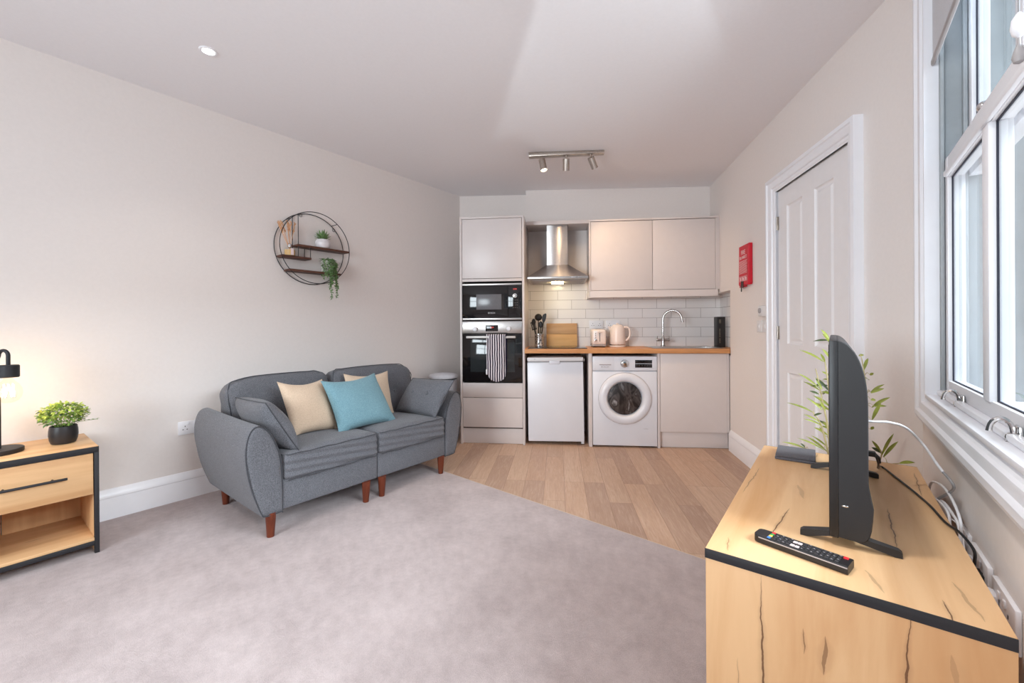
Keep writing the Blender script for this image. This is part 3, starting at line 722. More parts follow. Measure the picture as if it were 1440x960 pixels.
dr = B(); dr.lathe([(.238, -.004), (.240, .012), (.236, .024), (.226, .034), (.205, .040), (.190, .041), (.176, .037), (.166, .028), (.160, .016), (.157, .004)], 64, (0, -.28, .4585), (0, -1, 0)); ring_ = dr.done('door_ring', 'appl', wm, ang=.9)
b = B(); b.lathe([(.2425, -.002), (.2425, .002), (.238, .003)], 64, (0, -.28, .4585), (0, -1, 0)); b.done('door_seam', 'grey_plastic', wm)
M['wglass'] = _glass('door_glass', (.78, .80, .82, 1), 1.6)
b = B(); b.lathe([(.160, .012), (.150, .006), (.120, -.018), (.085, -.040), (.04, -.052), (.001, -.055)], 48, (0, -.28, .4585), (0, -1, 0)); b.done('door_bowl', 'wglass', ring_, ang=1.5)
def _drum():
    n = N('drum_interior'); v = n.coords(scale=(1, 1, .55)); f = n.noise(v, 9, 3, .5, 1.6)
    n.base(n.ramp(f, [(.36, col(40, 34, 33)), (.50, col(92, 84, 82)), (.58, col(58, 50, 48)), (.70, col(176, 172, 172))])); n.set(Roughness=.35, Metallic=.4); return n.m
M['drum'] = _drum()
M['gasketg'] = plain('rubber_gasket', col(74, 70, 70), .5)
b = B(); b.lathe([(.165, .004), (.158, -.004), (.150, -.010), (.150, -.016)], 48, (0, -.28, .4585), (0, -1, 0)); b.done('door_gasket', 'gasketg', wm)
# (the porthole reads as a dark drum seen through the bowl: the drum back sits just inside the front)
b = B(); b.lathe([(.152, .0015), (.150, .0025), (.001, .0035)], 48, (0, -.28, .4585), (0, -1, 0)); b.done('drum_back', 'drum', wm)
for x in (.03, .556):
    for y in (.06, .52):
        b = B(); b.cyl((x - .293, y - .28, .001), (x - .293, y - .28, .018), .02, .016, 16); b.done('foot', 'dark', wm)

# ---- hob, sink, tap
hb = kt('hob', 'flat black glass hob set on the worktop in front of the utensils', 'hob', -.33, .27, .9202)
B().box(-.285, .285, -.235, .235, 0, .0055, .002).done('glass_top', 'glossblk', hb)
b = B()
for x, y, r in ((-.13, -.10, .09), (.13, -.10, .075), (-.13, .11, .075), (.13, .11, .09)): b.lathe([(r, .0056), (r + .002, .0059), (r + .004, .0056)], 40, (x, y, 0))
b.done('zone_rings', 'dimprint', hb)
sk = kt('sink', 'stainless steel inset sink with drainer on the right of the worktop', 'sink', .93, .29, .9202)
b = B(); b.box(-.36, .005, -.215, .215, 0, .0035, .0012); b.box(.235, .30, -.215, .215, 0, .0035, .0012); b.box(.005, .235, -.215, -.150, 0, .0035, .0012); b.box(.005, .235, .150, .215, 0, .0035, .0012)
for k in range(6): b.box(-.33, -.03, -.15 + k * .05, -.14 + k * .05, .003, .006, .001)
b.done('rim', 'steel', sk)
b = B(); P4 = lambda s, z: [(.12 - .118 * s, -.148 * s, z), (.12 + .118 * s, -.148 * s, z), (.12 + .118 * s, .148 * s, z), (.12 - .118 * s, .148 * s, z)]
b.sections([P4(1, .002), P4(.97, -.10), P4(.9, -.135), P4(.2, -.14)], cap=False); b.f([b.v(p) for p in P4(.2, -.14)]); b.done('bowl', 'steel', sk)
tp = kt('kitchen_tap', 'chrome swan-neck mixer tap with cross levers at the sink', 'tap', .748, .44, .9237)
b = B(); b.lathe([(.026, 0), (.026, .006), (.021, .010), (.0185, .03), (.0185, .085), (.015, .092), (.0135, .10)], 24, cap0=True); b.done('tap_body', 'tapm', tp)
arc = [(0, 0, .09), (0, 0, .27)] + [(.085 - .085 * cos(t), -.03 * (1 - cos(t)), .27 + .095 * sin(t)) for t in [pi * k / 14 * .93 for k in range(1, 15)]]
arc.append((arc[-1][0] + .006, arc[-1][1] - .002, arc[-1][2] - .035))
b = B(); b.tube(arc, .0115, 14); b.cyl(arc[-1], (arc[-1][0] + .001, arc[-1][1], arc[-1][2] - .012), .0125, seg=14); b.done('spout', 'tapm', tp)
for s in (-1, 1):
    b = B(); b.cyl((s * .016, 0, .066), (s * .050, 0, .066), .0125, seg=16); b.cyl((s * .048, 0, .066), (s * .066, 0, .066), .0155, bev=.003, seg=18)
    b.tube([(s * .058, 0, .066), (s * .058, -.006, .092), (s * .058, -.010, .104)], .0045, 8); b.done('lever', 'tapm', tp)

# ---- wall units, hood
def wall_cab(x0, x1, lab, left):
    w = kt('wall_cabinet', lab, 'cabinet', (x0 + x1) / 2, .42, 1.47, 'wall cupboards'); cx = (x0 + x1) / 2
    def q(a, c, y0, y1, z0, z1, bev=.001): return B().box(a - cx, c - cx, y0 - .42, y1 - .42, z0 - 1.47, z1 - 1.47, bev)
    q(x0, x0 + .016, .292, .571, 1.488, 2.200).done('side_panel', 'cab', w); q(x1 - .016, x1, .292, .571, 1.488, 2.200).done('side_panel', 'cab', w)
    bq = q(x0 + .016, x1 - .016, .292, .571, 1.488, 1.506); bq.box(x0 + .016 - cx, x1 - .016 - cx, -.128, .151, .712, .730); bq.box(x0 + .016 - cx, x1 - .016 - cx, .143, .151, .036, .712); bq.done('carcass', 'cab', w)
    q(x0 + (.0175 if left else .0022), x1 - (.0022 if left else .0175), .270, .290, 1.4925, 2.177, .002).done('door', 'cab', w)
    q(x0, x1, .266, .2915, 2.182, 2.200, .001).done('top_rail', 'cab', w)
    e = q(x0, x0 + .015, .266, .2915, 1.488, 2.181, .001) if left else q(x1 - .015, x1, .266, .2915, 1.488, 2.181, .001); e.done('end_stile', 'cab', w)
    if not left: q(x1, x1 + .0225, .272, .285, 1.488, 2.200, .0005).done('wall_filler', 'cab', w)
    return w
wall_cab(-.007, .611, 'cashmere wall cupboard next to the cooker hood', True)
wall_cab(.611, 1.222, 'cashmere wall cupboard above the tap and sink', False)
pm = kt('pelmet', 'pale light pelmet under the pair of wall cupboards', 'pelmet', .61, .42, 1.42)
b = B(); prof = [(-.622 + .020, -.158), (.614, -.158), (.614, -.140), (-.60, -.140), (-.604, -.136), (-.604, .150), (-.622, .150), (-.622, -.138), (-.6195, -.148), (-.612, -.155)]
b.prism(prof, 0, .066, lambda x, y, h: (x, y, h)); b.done('pelmet_board', 'cab', pm)
br_ = kt('bridging_shelf', 'pale bridging panel over the cooker hood', 'shelf panel', -.323, .42, 2.166)
B().box(-.316, .315, -.158, .151, 0, .036, .001).done('shelf_board', 'cab', br_)
hd = kt('cooker_hood', 'stainless steel chimney cooker hood over the hob', 'cooker hood', -.323, .31, 1.593)
b = B(); b.box(-.290, .290, -.255, .261, 0, .024, .003)
b.done('canopy_lip', 'steel', hd)
b = B(); b.sections([[(-.288, -.252, .022), (.288, -.252, .022), (.288, .261, .022), (-.288, .261, .022)], [(-.112, -.012, .168), (.108, -.012, .168), (.108, .261, .168), (-.112, .261, .168)]]); b.done('canopy', 'chim', hd, ang=.2)
b = B(); b.box(-.108, .104, -.006, .261, .166, .573, .002); b.done('chimney', 'chim', hd)
b = B(); b.box(-.270, .270, -.19, .24, -.006, .001, .002)
for k in range(9): b.box(-.25, .25, -.17 + k * .045, -.155 + k * .045, -.009, -.005)
b.done('filter_grille', 'grey_plastic', hd)
M['warm'] = emit('warm_lamp_glow', (1.0, .80, .42, 1), 26)
b = B(); b.box(-.060, .060, -.050, .015, -.026, -.006, .005); b.done('lamp_lens', 'warm', hd)
b = B()
for i in range(5): b.cyl((.118 + i * .018, -.255, .014), (.118 + i * .018, -.260, .014), .0055, seg=12)
b.done('push_buttons', 'chrome', hd)

# ---- small things on the worktop
Z = .9202
up = kt('utensil_pot', 'pierced steel utensil pot on the hob end of the worktop', 'utensil pot', -.517, .35, .9262)
def _mesh_steel():
    n = N('pierced_steel'); v = n.coords(); w = n.new('ShaderNodeTexVoronoi'); w.inputs['Scale'].default_value = 60; n.link(v, w.inputs['Vector'])
    n.base(n.ramp(w.outputs['Distance'], [(.30, col(40, 38, 38)), (.42, col(206, 202, 200))])); n.set(Roughness=.22, Metallic=.9); return n.m
M['pierced'] = _mesh_steel()
b = B(); b.lathe([(.001, .002), (.040, .0), (.044, .003), (.0445, .010), (.043, .020), (.045, .12), (.046, .128), (.0445, .129), (.0425, .12), (.041, .02), (.001, .012)], 28); b.done('pot_wall', 'pierced', up)
b = B(); b.lathe([(.0445, .002), (.0475, .004), (.0475, .024), (.0445, .026)], 28); b.done('base_band', 'chrome', up)
b = B(); b.lathe([(.046, .122), (.048, .125), (.0475, .131), (.045, .131)], 28); b.done('rim_band', 'chrome', up)
def utensil(name, label, dx, dy, lean, H, head):
    u = kt(name, label, 'utensil', -.517 + dx, .35 + dy, .9262 + .016, 'utensils in the steel pot')
    bx = Vector((lean[0], lean[1], 1)).normalized(); hdl = B()
    base = Vector((-lean[0] * .02, 0, .0)); tip = base + bx * H
    hdl.tube([base, base + bx * H * .55, tip], [.0075, .006, .0045], 8); hdl.done('handle', 'dark', u)
    fx = Vector((1, 0, 0)); h = B(); nrm = Vector((0, -1, 0))
    if head == 'ladle':
        c = tip + Vector((.0, -.004, .018)); h.sphere(c, .037, (1, .62, .92), 18, 12); h.lathe([(.036, -.002), (.039, 0), (.036, .003)], 24, c + Vector((0, -.006, 0)), (0, -1, .35))
    elif head == 'spoon':
        h.sphere(tip + bx * .022, .03, (.72, .22, 1.15), 16, 10)
    elif head == 'slotted':
        for k in range(-2, 3): h.box(-.0035 + k * .010, .0035 + k * .010, -.003, .003, -.036, .036, .0015, mat=Matrix.Translation(tip + bx * .034) @ Matrix.Rotation(atan2(bx.x, bx.z), 4, 'Y'))
        for z in (-.036, .036): h.box(-.025, .025, -.0032, .0032, z - .006, z + .006, .002, mat=Matrix.Translation(tip + bx * .034) @ Matrix.Rotation(atan2(bx.x, bx.z), 4, 'Y'))
    elif head == 'spatula':
        m = Matrix.Translation(tip + bx * .03) @ Matrix.Rotation(atan2(bx.x, bx.z), 4, 'Y'); outl = catmull([(-.006, -.04), (-.019, -.01), (-.020, .03), (-.006, .05), (.014, .056), (.020, .03), (.017, -.01), (.006, -.04)], 3)
        h.prism(outl, -.003, .003, lambda a, z, y: tuple(m @ Vector((a, y, z))))
    elif head == 'whisk':
        for k in range(5):
            a = pi * k / 5; h.tube([tip + Vector((cos(a) * .024 * sin(t), sin(a) * .024 * sin(t), .05 - .05 * cos(t))) for t in [2 * pi * j / 18 for j in range(18)]], .0012, 6, closed=True)
    h.done('head', 'dark', u); return u
utensil('ladle', 'black ladle, tallest and rearmost in the utensil pot', -.004, .015, (-.01, .03), .27, 'ladle')
utensil('mixing_spoon', 'black mixing spoon at the left of the utensil pot', -.018, .0, (-.17, .02), .22, 'spoon')
utensil('spatula', 'black spatula leaning right in the utensil pot', .012, .004, (.16, .0), .245, 'spatula')
utensil('slotted_turner', 'black slotted turner in the front of the utensil pot, leaning furthest left', -.012, -.014, (-.24, -.04), .17, 'slotted')
utensil('pasta_spoon', 'small black spoon upright at the right front of the utensil pot', .010, -.014, (.05, -.03), .19, 'spoon')

cb = kt('chopping_board', 'two-tone bamboo chopping board leaning on the tiles', 'chopping board', -.2815, .53, Z); 
m_ = Matrix.Rotation(-.10, 4, 'X')
b = B(); b.box(-.163, .163, -.010, .010, .001, .128, .003, mat=m_); b.done('board', 'bamboo_lo', cb)
b = B(); b.box(-.163, .163, -.010, .010, .129, .245, .003, mat=m_); b.done('upper_strip', 'bamboo_hi', cb)
cb.location = K(-.2815, .520, Z + .0015)

ts = kt('toaster', 'cream two-slice toaster seen from its lever end', 'toaster', .090, .42, Z)
b = B(); b.soft_box(.073, .125, .080, .024, 8, mat=Matrix.Translation((0, 0, .104))); b.done('shell', 'cream', ts)
b = B(); b.box(-.070, .070, -.120, .120, .010, .028, .006); b.done('base', 'grey_plastic', ts)
for x in (-.05, .05):
    for y in (-.095, .095):
        b = B(); b.cyl((x, y, 0), (x, y, .012), .011, seg=14); b.done('foot', 'dark', ts)
b = B(); b.box(-.030, .032, -.100, .100, .1825, .1855, .001); b.done('slot_plate', 'chrome', ts)
for x in (-.020, .010):
    b = B(); b.box(x, x + .014, -.09, .09, .1835, .1862); b.done('bread_slot', 'dark', ts)
b = B(); b.box(.004, .010, -.1268, -.1235, .058, .165, .001); b.done('lever_track', 'dark', ts)
b = B(); b.box(-.012, .026, -.142, -.124, .148, .162, .004); b.done('lever', 'cream', ts)
b = B(); b.box(-.052, -.016, -.1268, -.1235, .060, .165, .004); b.done('control_plate', 'trimw', ts)
for z in (.098, .118, .138):
    b = B(); b.cyl((-.034, -.126, z), (-.034, -.130, z), .0055, seg=12); b.done('button', 'grey_plastic', ts)
b = B(); b.cyl((-.034, -.126, .072), (-.034, -.140, .072), .012, bev=.002, seg=18); b.done('browning_dial', 'chrome', ts)

ke = kt('kettle', 'cream jug kettle beside the toaster', 'kettle', .288, .42, Z)
b = B(); b.lathe([(.001, .024), (.076, .024), (.080, .030), (.079, .06), (.077, .12), (.074, .17), (.070, .198), (.062, .210), (.056, .214), (.001, .214)], 36); b.done('jug', 'cream', ke)
b = B(); b.lathe([(.001, 0), (.079, 0), (.082, .004), (.081, .014), (.074, .018), (.001, .018)], 36); b.done('power_base', 'cream', ke)
b = B(); b.lathe([(.0775, .018), (.0785, .020), (.0785, .025), (.0765, .027)], 36); b.done('band', 'chrome', ke)
b = B(); b.lathe([(.054, .213), (.052, .222), (.040, .229), (.001, .232)], 30); b.lathe([(.012, .230), (.013, .240), (.010, .244), (.001, .245)], 16); b.done('lid', 'cream', ke)
hp = catmull([(.060, 0, .196), (.085, 0, .203), (.112, 0, .192), (.124, 0, .160), (.123, 0, .120), (.112, 0, .088), (.090, 0, .068), (.076, 0, .066)], 4, False)
b = B(); b.tube(hp, .0105, 12); b.done('handle', 'cream', ke)
b = B(); b.sections([[(-.058, -.016, .16), (-.058, .016, .16), (-.058, .022, .208), (-.058, -.022, .208)], [(-.080, -.003, .17), (-.080, .003, .17), (-.098, .010, .211), (-.098, -.010, .211)]]); b.done('spout', 'cream', ke)
ke.rotation_euler = (0, 0, KA - .12)

bx = kt('bottle_box', 'tall slim black box standing at the right end of the worktop', 'box', 1.268, .34, Z)
B().box(-.040, .036, -.045, .045, 0, .298, .002).done('carton', 'dark', bx)
b = B()
for x0, x1, z0, z1 in ((-.022, -.018, .235, .272), (-.022, -.006, .268, .272), (-.022, -.006, .235, .239), (-.010, -.006, .235, .272), (-.016, -.012, .246, .262)): b.box(x0, x1, -.0458, -.0448, z0, z1)
b.done('emblem', 'gold_print', bx)
b = B()
for k, (z0, z1) in enumerate(((.150, .182), (.120, .146), (.100, .116), (.058, .088), (.040, .054))): b.box(-.020, -.013, -.0458, -.0448, z0, z1)
b.done('spine_print', 'gold_print', bx)

def socket(name, label, group, loc, rotz, w=.147, h=.087, parent=None, kind='double', cat='socket'):
    s = thing(name, label, cat, loc, rotz, group)
    b = B(); b.box(-w / 2, w / 2, -.010, 0, -h / 2, h / 2, .003); b.done('faceplate', 'trimw', s)
    if kind == 'double':
        for sx in (-1, 1):
            b = B()
            for dx, dz, ww, hh in ((0, .016, .004, .008), (-.011, -.004, .007, .0045), (.011, -.004, .007, .0045)): b.box(sx * .036 + dx - ww / 2, sx * .036 + dx + ww / 2, -.0106, -.0096, dz - hh / 2 - .006, dz + hh / 2 - .006)
            b.done('pin_holes', 'dark', s)
            b = B(); b.box(sx * .018 - .006, sx * .018 + .006, -.0135, -.0095, .018, .034, .002); b.done('rocker', 'trimw', s)
    return s
socket('wall_socket', 'double socket on the tiles behind the toaster', 'sockets on the tiles', K(.086, .571, 1.152), KA)
socket('wall_socket', 'double socket on the tiles behind the kettle', 'sockets on the tiles', K(.262, .571, 1.152), KA)

# ---- ceiling spotlights
cz_ = ceil_z(-1.75)
sb = kt('spotlight_bar', 'satin nickel ceiling bar with three spotlights', 'ceiling light', -.245, -.425, 2.603)
b = B(); b.box(-.315, .315, -.030, .030, -.030, .004, .002); b.done('bar', 'nickel', sb)
M['spotglow'] = emit('spot_lamp_glow', (1.0, .84, .58, 1), 10)
for x, tilt, fwd, pw in ((-.205, .20, .12, 34), (0.0, .0, -.42, 13), (.205, .46, -.50, 20)):
    h = B(); h.cyl((x, 0, -.030), (x, 0, -.052), .008, seg=12); d = Vector((sin(tilt), sin(fwd) * -1.0, -cos(tilt))).normalized(); top = Vector((x, 0, -.055)) - d * .002
    d2 = Vector((sin(tilt), -fwd, -cos(tilt))).normalized()
    h.cyl(top, top + d2 * .095, .0275, seg=28, cap=False); h.lathe([(.001, 0), (.024, .001), (.0275, .004)], 28, top, d2); so = h.done('spot_head', 'nickel', sb)
    g = B(); g.lathe([(.001, .088), (.026, .088)], 24, top, d2); g.done('lamp_face', 'spotglow', so)
    g = B(); g.lathe([(.0275, .093), (.0280, .096), (.0262, .096), (.0258, .086)], 28, top, d2); g.done('rim', 'nickel', so)
    L = bpy.data.lights.new('spot_lamp', 'SPOT'); L.energy = pw; L.color = (1.0, .68, .40); L.spot_size = 1.75; L.spot_blend = .9; L.shadow_soft_size = .03
    lo = bpy.data.objects.new('spot_lamp', L); C.objects.link(lo); lo.parent = sb; lo.location = top + d2 * .10; lo.rotation_euler = d2.to_track_quat('-Z', 'Y').to_euler()
L = bpy.data.lights.new('hood_lamp', 'AREA'); L.energy = .8; L.size = .11; L.size_y = .05; L.shape = 'RECTANGLE'; L.color = (1, .84, .60)
lo = bpy.data.objects.new('hood_lamp', L); C.objects.link(lo); lo.location = K(-.323, .30, 1.572); lo.rotation_euler = (0, 0, KA)

# ---- bin in the gap beside the tall unit
bn = thing('pedal_bin', 'pale grey domed pedal bin between the sofa and the oven unit', 'bin', (-3.17, 2.98, .0))
b = B(); b.lathe([(.001, .0), (.125, .0), (.132, .012), (.135, .10), (.140, .60), (.140, .605), (.001, .605)], 40); b.done('bin_body', 'bin', bn)
b = B(); b.lathe([(.128, .604), (.1395, .606), (.1395, .617), (.128, .619)], 40); b.done('seal_band', 'dark', bn)
b = B(); b.lathe([(.128, .618), (.146, .618), (.149, .626), (.147, .640), (.136, .652), (.10, .662), (.05, .667), (.001, .668)], 40); b.done('lid', 'bin', bn)
b = B(); b.box(-.02, .02, -.03, .03, .0, .012, .003, mat=Matrix.Translation((.10, -.10, .012)) @ Matrix.Rotation(-.78, 4, 'Z')); b.done('pedal', 'dark', bn)
# ================================================================== SOFA
SX, SY = -2.80, 1.655
sf = thing('sofa', 'small grey two-seat sofa with tapered reddish wooden legs', 'sofa', (SX, SY, 0))
def S(x, y, z): return (x - SX, y - SY, z)
for y0, y1 in ((1.045, 1.6535), (1.6565, 2.265)):
    b = B(); b.box(-3.14 - SX, -2.388 - SX, y0 - SY, y1 - SY, .140, .305, .012, 3); b.done('seat_base', 'sofa', sf)
for y0, y1 in ((1.058, 1.654), (1.656, 2.252)):
    hx, hy, hz = (2.92 - 2.372) / 2, (y1 - y0) / 2, .078
    def wp(p, hx=hx, hy=hy, hz=hz):
        k = (1 - (p.x / hx) ** 2) * (1 - (p.y / hy) ** 2); p = p.copy()
        if p.z > 0: p.z += .022 * k
        if abs(p.x) > hx - .03: p.z += .005 * sin(p.y * 27 + p.z * 20) * (1 - abs(p.y / hy)); p.x += .0045 * sin(p.z * 150 + p.y * 13)
        return p
    b = B(); b.soft_box(hx, hy, hz, .030, 18, wp, Matrix.Translation(S(-2.646, (y0 + y1) / 2, .362)) @ Matrix.Rotation(-.03, 4, 'Y')); c = b.done('seat_cushion', 'sofa', sf)
    pz_ = lambda x: .362 + .0625 + (x + 2.646) * .03
    b = B(); xf = -2.3735
    b.tube([S(-2.85, y0 + .004, pz_(-2.85)), S(-2.42, y0 + .004, pz_(-2.42) + .002), S(xf - .006, y0 + .02, pz_(xf) + .004)] + [S(xf, y0 + .03 + (y1 - y0 - .06) * k / 10, pz_(xf) + .004 + .003 * sin(k * 2.1)) for k in range(11)] + [S(xf - .006, y1 - .02, pz_(xf) + .004), S(-2.42, y1 - .004, pz_(-2.42) + .002), S(-2.85, y1 - .004, pz_(-2.85))], .0028, 8)
    b.tube([S(xf + .001, y0 + .02 + (y1 - y0 - .04) * k / 10, .298 + .003 * sin(k * 1.7)) for k in range(11)], .003, 8)
    b.done('piping', 'pipe', c)
# back cushions, leaning, flared to the outside at the top
for y0, y1, sgn in ((1.000, 1.672, -1), (1.684, 2.43, 1)):
    hy = (y1 - y0) / 2; hz = .228; hx = .085; yc = (y0 + y1) / 2
    def wp(p, sgn=sgn, hy=hy):
        p = p.copy(); t = p.y / hy; zz = p.z / hz
        k = (1 - t * t) * (1 - zz * zz); p.x += (.020 if p.x > 0 else 0) * k
        o = max(0, t * sgn)
        if p.z > 0: p.z -= .055 * o ** 5 * zz + .014 * max(0, -t * sgn) ** 6
        p.y += sgn * .018 * max(0, zz) * o
        p.z += .010 * (1 - t * t) * max(0, zz)
        for by in (-.17, .17):
            d2 = (p.y - by) ** 2 + (p.z - .0) ** 2
            if p.x > 0: p.x -= .022 * math.exp(-d2 / .0016)
        return p
    m = Matrix.Translation(S(-3.045, yc, .582)) @ Matrix.Rotation(-.20, 4, 'Y')
    b = B(); b.soft_box(hx, hy, hz, .062, 20, wp, m); c = b.done('back_cushion', 'sofa', sf)
    rim = []
    for k in range(0, 41):
        a = -pi / 2 + 0; u = k / 40
        # along bottom-left up over the top to bottom-right, on the front seam
        if u < .25: y, z = -hy + .012, -hz * .7 + (u / .25) * hz * 1.45
        elif u < .75: y, z = -hy + .03 + (u - .25) / .5 * (2 * hy - .06), hz - .006
        else: y, z = hy - .012, hz * .75 - (u - .75) / .25 * hz * 1.45
        rim.append(tuple(m @ wp(Vector((hx - .022, y, z)))))
    rim = catmull(rim[::2], 3, False)
    b = B(); b.tube(rim, .0028, 8); b.done('piping', 'pipe', c)
    for by in (-.17, .17):
        b = B(); q = m @ wp(Vector((hx, by, .0))); b.sphere(q + Vector((.004, 0, 0)), .012, (.6, 1, 1), 14, 8); b.done('button', 'sofa', c)
b = B(); b.box(-3.24 - SX, -3.10 - SX, 1.03 - SY, 2.28 - SY, .14, .66, .03, 3, mat=None); b.done('back_panel', 'sofa', sf)
# barrel arms: a leaf-shaped front face carried straight back
AR = [(.002, .138), (.0, .30), (.010, .43), (.036, .515), (.068, .578), (.100, .612), (.128, .622), (.156, .606), (.175, .565), (.185, .505), (.184, .44), (.174, .365), (.156, .285), (.132, .210), (.110, .150), (.098, .133), (.05, .130), (.006, .132)]
arp = catmull(AR, 4)
cen = (.09, .38)
def arm(y, sgn):
    secs = []
    for x, ins in ((-3.205, .05), (-3.198, .02), (-3.18, .006), (-3.15, 0), (-2.9, 0), (-2.6, 0), (-2.405, 0), (-2.392, .004), (-2.384, .014), (-2.381, .030), (-2.380, .06)):
        s = []
        for d, z in arp:
            L_ = hypot(d - cen[0], z - cen[1]); k = 1 - ins / max(L_, .05) * 1.0; k = max(k, .3)
            bul = -.010 * (x + 2.38) * 0
            s.append(S(x, y + sgn * (cen[0] + (d - cen[0]) * k), cen[1] + (z - cen[1]) * k + max(0, (-2.6 - x)) * .018))
        secs.append(s)
    b = B(); b.sections(secs); a = b.done('arm', 'sofa', sf, ang=1.0)
    b = B(); b.tube([S(-2.3865, y + sgn * (cen[0] + (d - cen[0]) * .97), cen[1] + (z - cen[1]) * .985) for d, z in arp], .0028, 8, closed=True); b.done('piping', 'pipe', a)
arm(1.056, -1); arm(2.254, 1)
for x, y in ((-2.412, 1.0), (-2.396, 1.570), (-2.396, 1.690), (-2.400, 2.222), (-3.09, 1.015), (-3.10, 1.58), (-3.10, 1.69), (-3.09, 2.222)):
    b = B(); b.cyl(S(x, y, .012), S(x + (.004 if x > -2.8 else -.004), y, .145), .0185, .0275, 18); b.done('leg', 'legw', sf)

# ------------------------------------------------------------------ cushions
def cushion(name, label, mat, pts, th, group='cushions on the sofa', buttons=None, sag=.02, n=18, pinch=.07):
    c = sum((Vector(p) for p in pts), Vector()) / 4; zb = min(p[2] for p in pts)
    t = thing(name, label, 'cushion', (c.x, c.y, zb), 0, group); q = [Vector(p) - Vector((c.x, c.y, zb)) for p in pts]
    b = B(); b.pillow(*q, th, n, pinch, sag); e = b.edge; o = b.done('cover', mat, t, ang=1.3)
    return t, o, e, q
cushion('scatter_cushion', 'beige cushion left of the blue one', 'beige', [(-2.66, 1.235, .462), (-2.66, 1.545, .448), (-2.865, 1.535, .772), (-2.85, 1.225, .788)], .13)
cushion('scatter_cushion', 'beige cushion half hidden behind the blue one', 'beige', [(-2.78, 1.70, .448), (-2.78, 2.08, .455), (-2.935, 2.135, .775), (-2.945, 1.745, .785)], .12)
cushion('scatter_cushion', 'teal blue cushion in the middle of the sofa', 'blue', [(-2.545, 1.475, .448), (-2.545, 1.925, .452), (-2.76, 1.89, .790), (-2.755, 1.465, .775)], .14)
t, o, e, q = cushion('arm_cushion', 'grey buttoned cushion leaning on the left sofa arm', 'sofa', [(-2.385, 1.145, .440), (-2.83, 1.170, .435), (-2.955, 1.025, .705), (-2.475, 1.005, .722)], .17, sag=.0, pinch=.03)
b = B(); b.tube(e, .003, 8, closed=True); b.done('piping', 'pipe', t)
t, o, e, q = cushion('arm_cushion', 'grey buttoned cushion leaning on the right sofa arm', 'sofa', [(-2.845, 2.135, .452), (-2.39, 2.165, .452), (-2.30, 2.275, .728), (-2.775, 2.265, .712)], .12, sag=.0, pinch=.03)
b = B(); b.tube(e, .003, 8, closed=True); b.done('piping', 'pipe', t)
nn = (q[1] - q[0]).cross(q[3] - q[0]).normalized()
for f in (.33, .67):
    p = (q[0] * (1 - f) + q[1] * f) * .45 + (q[3] * (1 - f) + q[2] * f) * .55
    b = B(); s = 1 if nn.y < 0 else -1; b.sphere(p + nn * s * .058, .014, (1, .6, 1), 12, 8); b.done('button', 'sofa', t)

# ================================================================== BEDSIDE CABINET, LAMP, PLANT
nx, ny = -2.938, .412                                       # front right corner on plan
NW, ND, NH = .52, .430, .545
ns = thing('side_cabinet', 'oak side cabinet with black frame, one drawer and open shelf', 'cabinet', (nx - ND / 2, ny - NW / 2, 0))
def nb_(x0, x1, y0, y1, z0, z1, bev=.001): return B().box(x0 - (nx - ND / 2), x1 - (nx - ND / 2), y0 - (ny - NW / 2), y1 - (ny - NW / 2), z0, z1, bev)
xF, xB, yL, yR = nx, nx - ND, ny - NW, ny
nb_(xB, xF - .002, yL + .001, yR - .001, NH - .012, NH, .001).done('top', 'oak_top', ns)
b = nb_(xF - .022, xF, yL, yR, NH - .030, NH - .0005); 
for y0, y1 in ((yL, yL + .018), (yR - .018, yR)): b.box(xF - .022 - (nx - ND / 2), xF - (nx - ND / 2), y0 - (ny - NW / 2), y1 - (ny - NW / 2), .011, NH - .030, .001)
b.box(xF - .022 - (nx - ND / 2), xF - (nx - ND / 2), yL + .018 - (ny - NW / 2), yR - .018 - (ny - NW / 2), .052, .074, .001)
b.done('front_frame', 'blkmetal', ns)
for y0, y1 in ((yL + .002, yL + .018), (yR - .018, yR - .002)): nb_(xB, xF - .022, y0, y1, .020, NH - .012).done('side_panel', 'oak_end', ns)
nb_(xB + .002, xF - .006, yL + .018, yR - .018, .070, .088).done('shelf', 'oak_dr', ns)
b = nb_(xB, xB + .010, yL + .018, -.02 + .13, .06, NH - .012); b.box(xB - (nx - ND / 2), xB + .010 - (nx - ND / 2), .113 - (ny - NW / 2), yR - .018 - (ny - NW / 2), .06, NH - .012); b.done('back_panel', 'oak_in', ns)
dw = nb_(xF - .020, xF - .003, yL + .021, yR - .021, .308, .513, .002).done('drawer', 'oak_dr', ns)
b = nb_(xB + .03, xF - .02, yL + .03, yR - .03, .318, .33); b.done('drawer_box', 'oak_in', ns)
yc = ny - NW / 2 + .055
b = B(); hx_ = xF + .026 - (nx - ND / 2); b.cyl((hx_, -.150 + .055, .417), (hx_, .092 + .055, .417), .0062, bev=.001, seg=16)
for y in (-.105, .045): b.cyl((xF - .004 - (nx - ND / 2), y + .055, .417), (hx_, y + .055, .417), .0045, seg=12)
b.done('handle', 'blkmetal', dw)

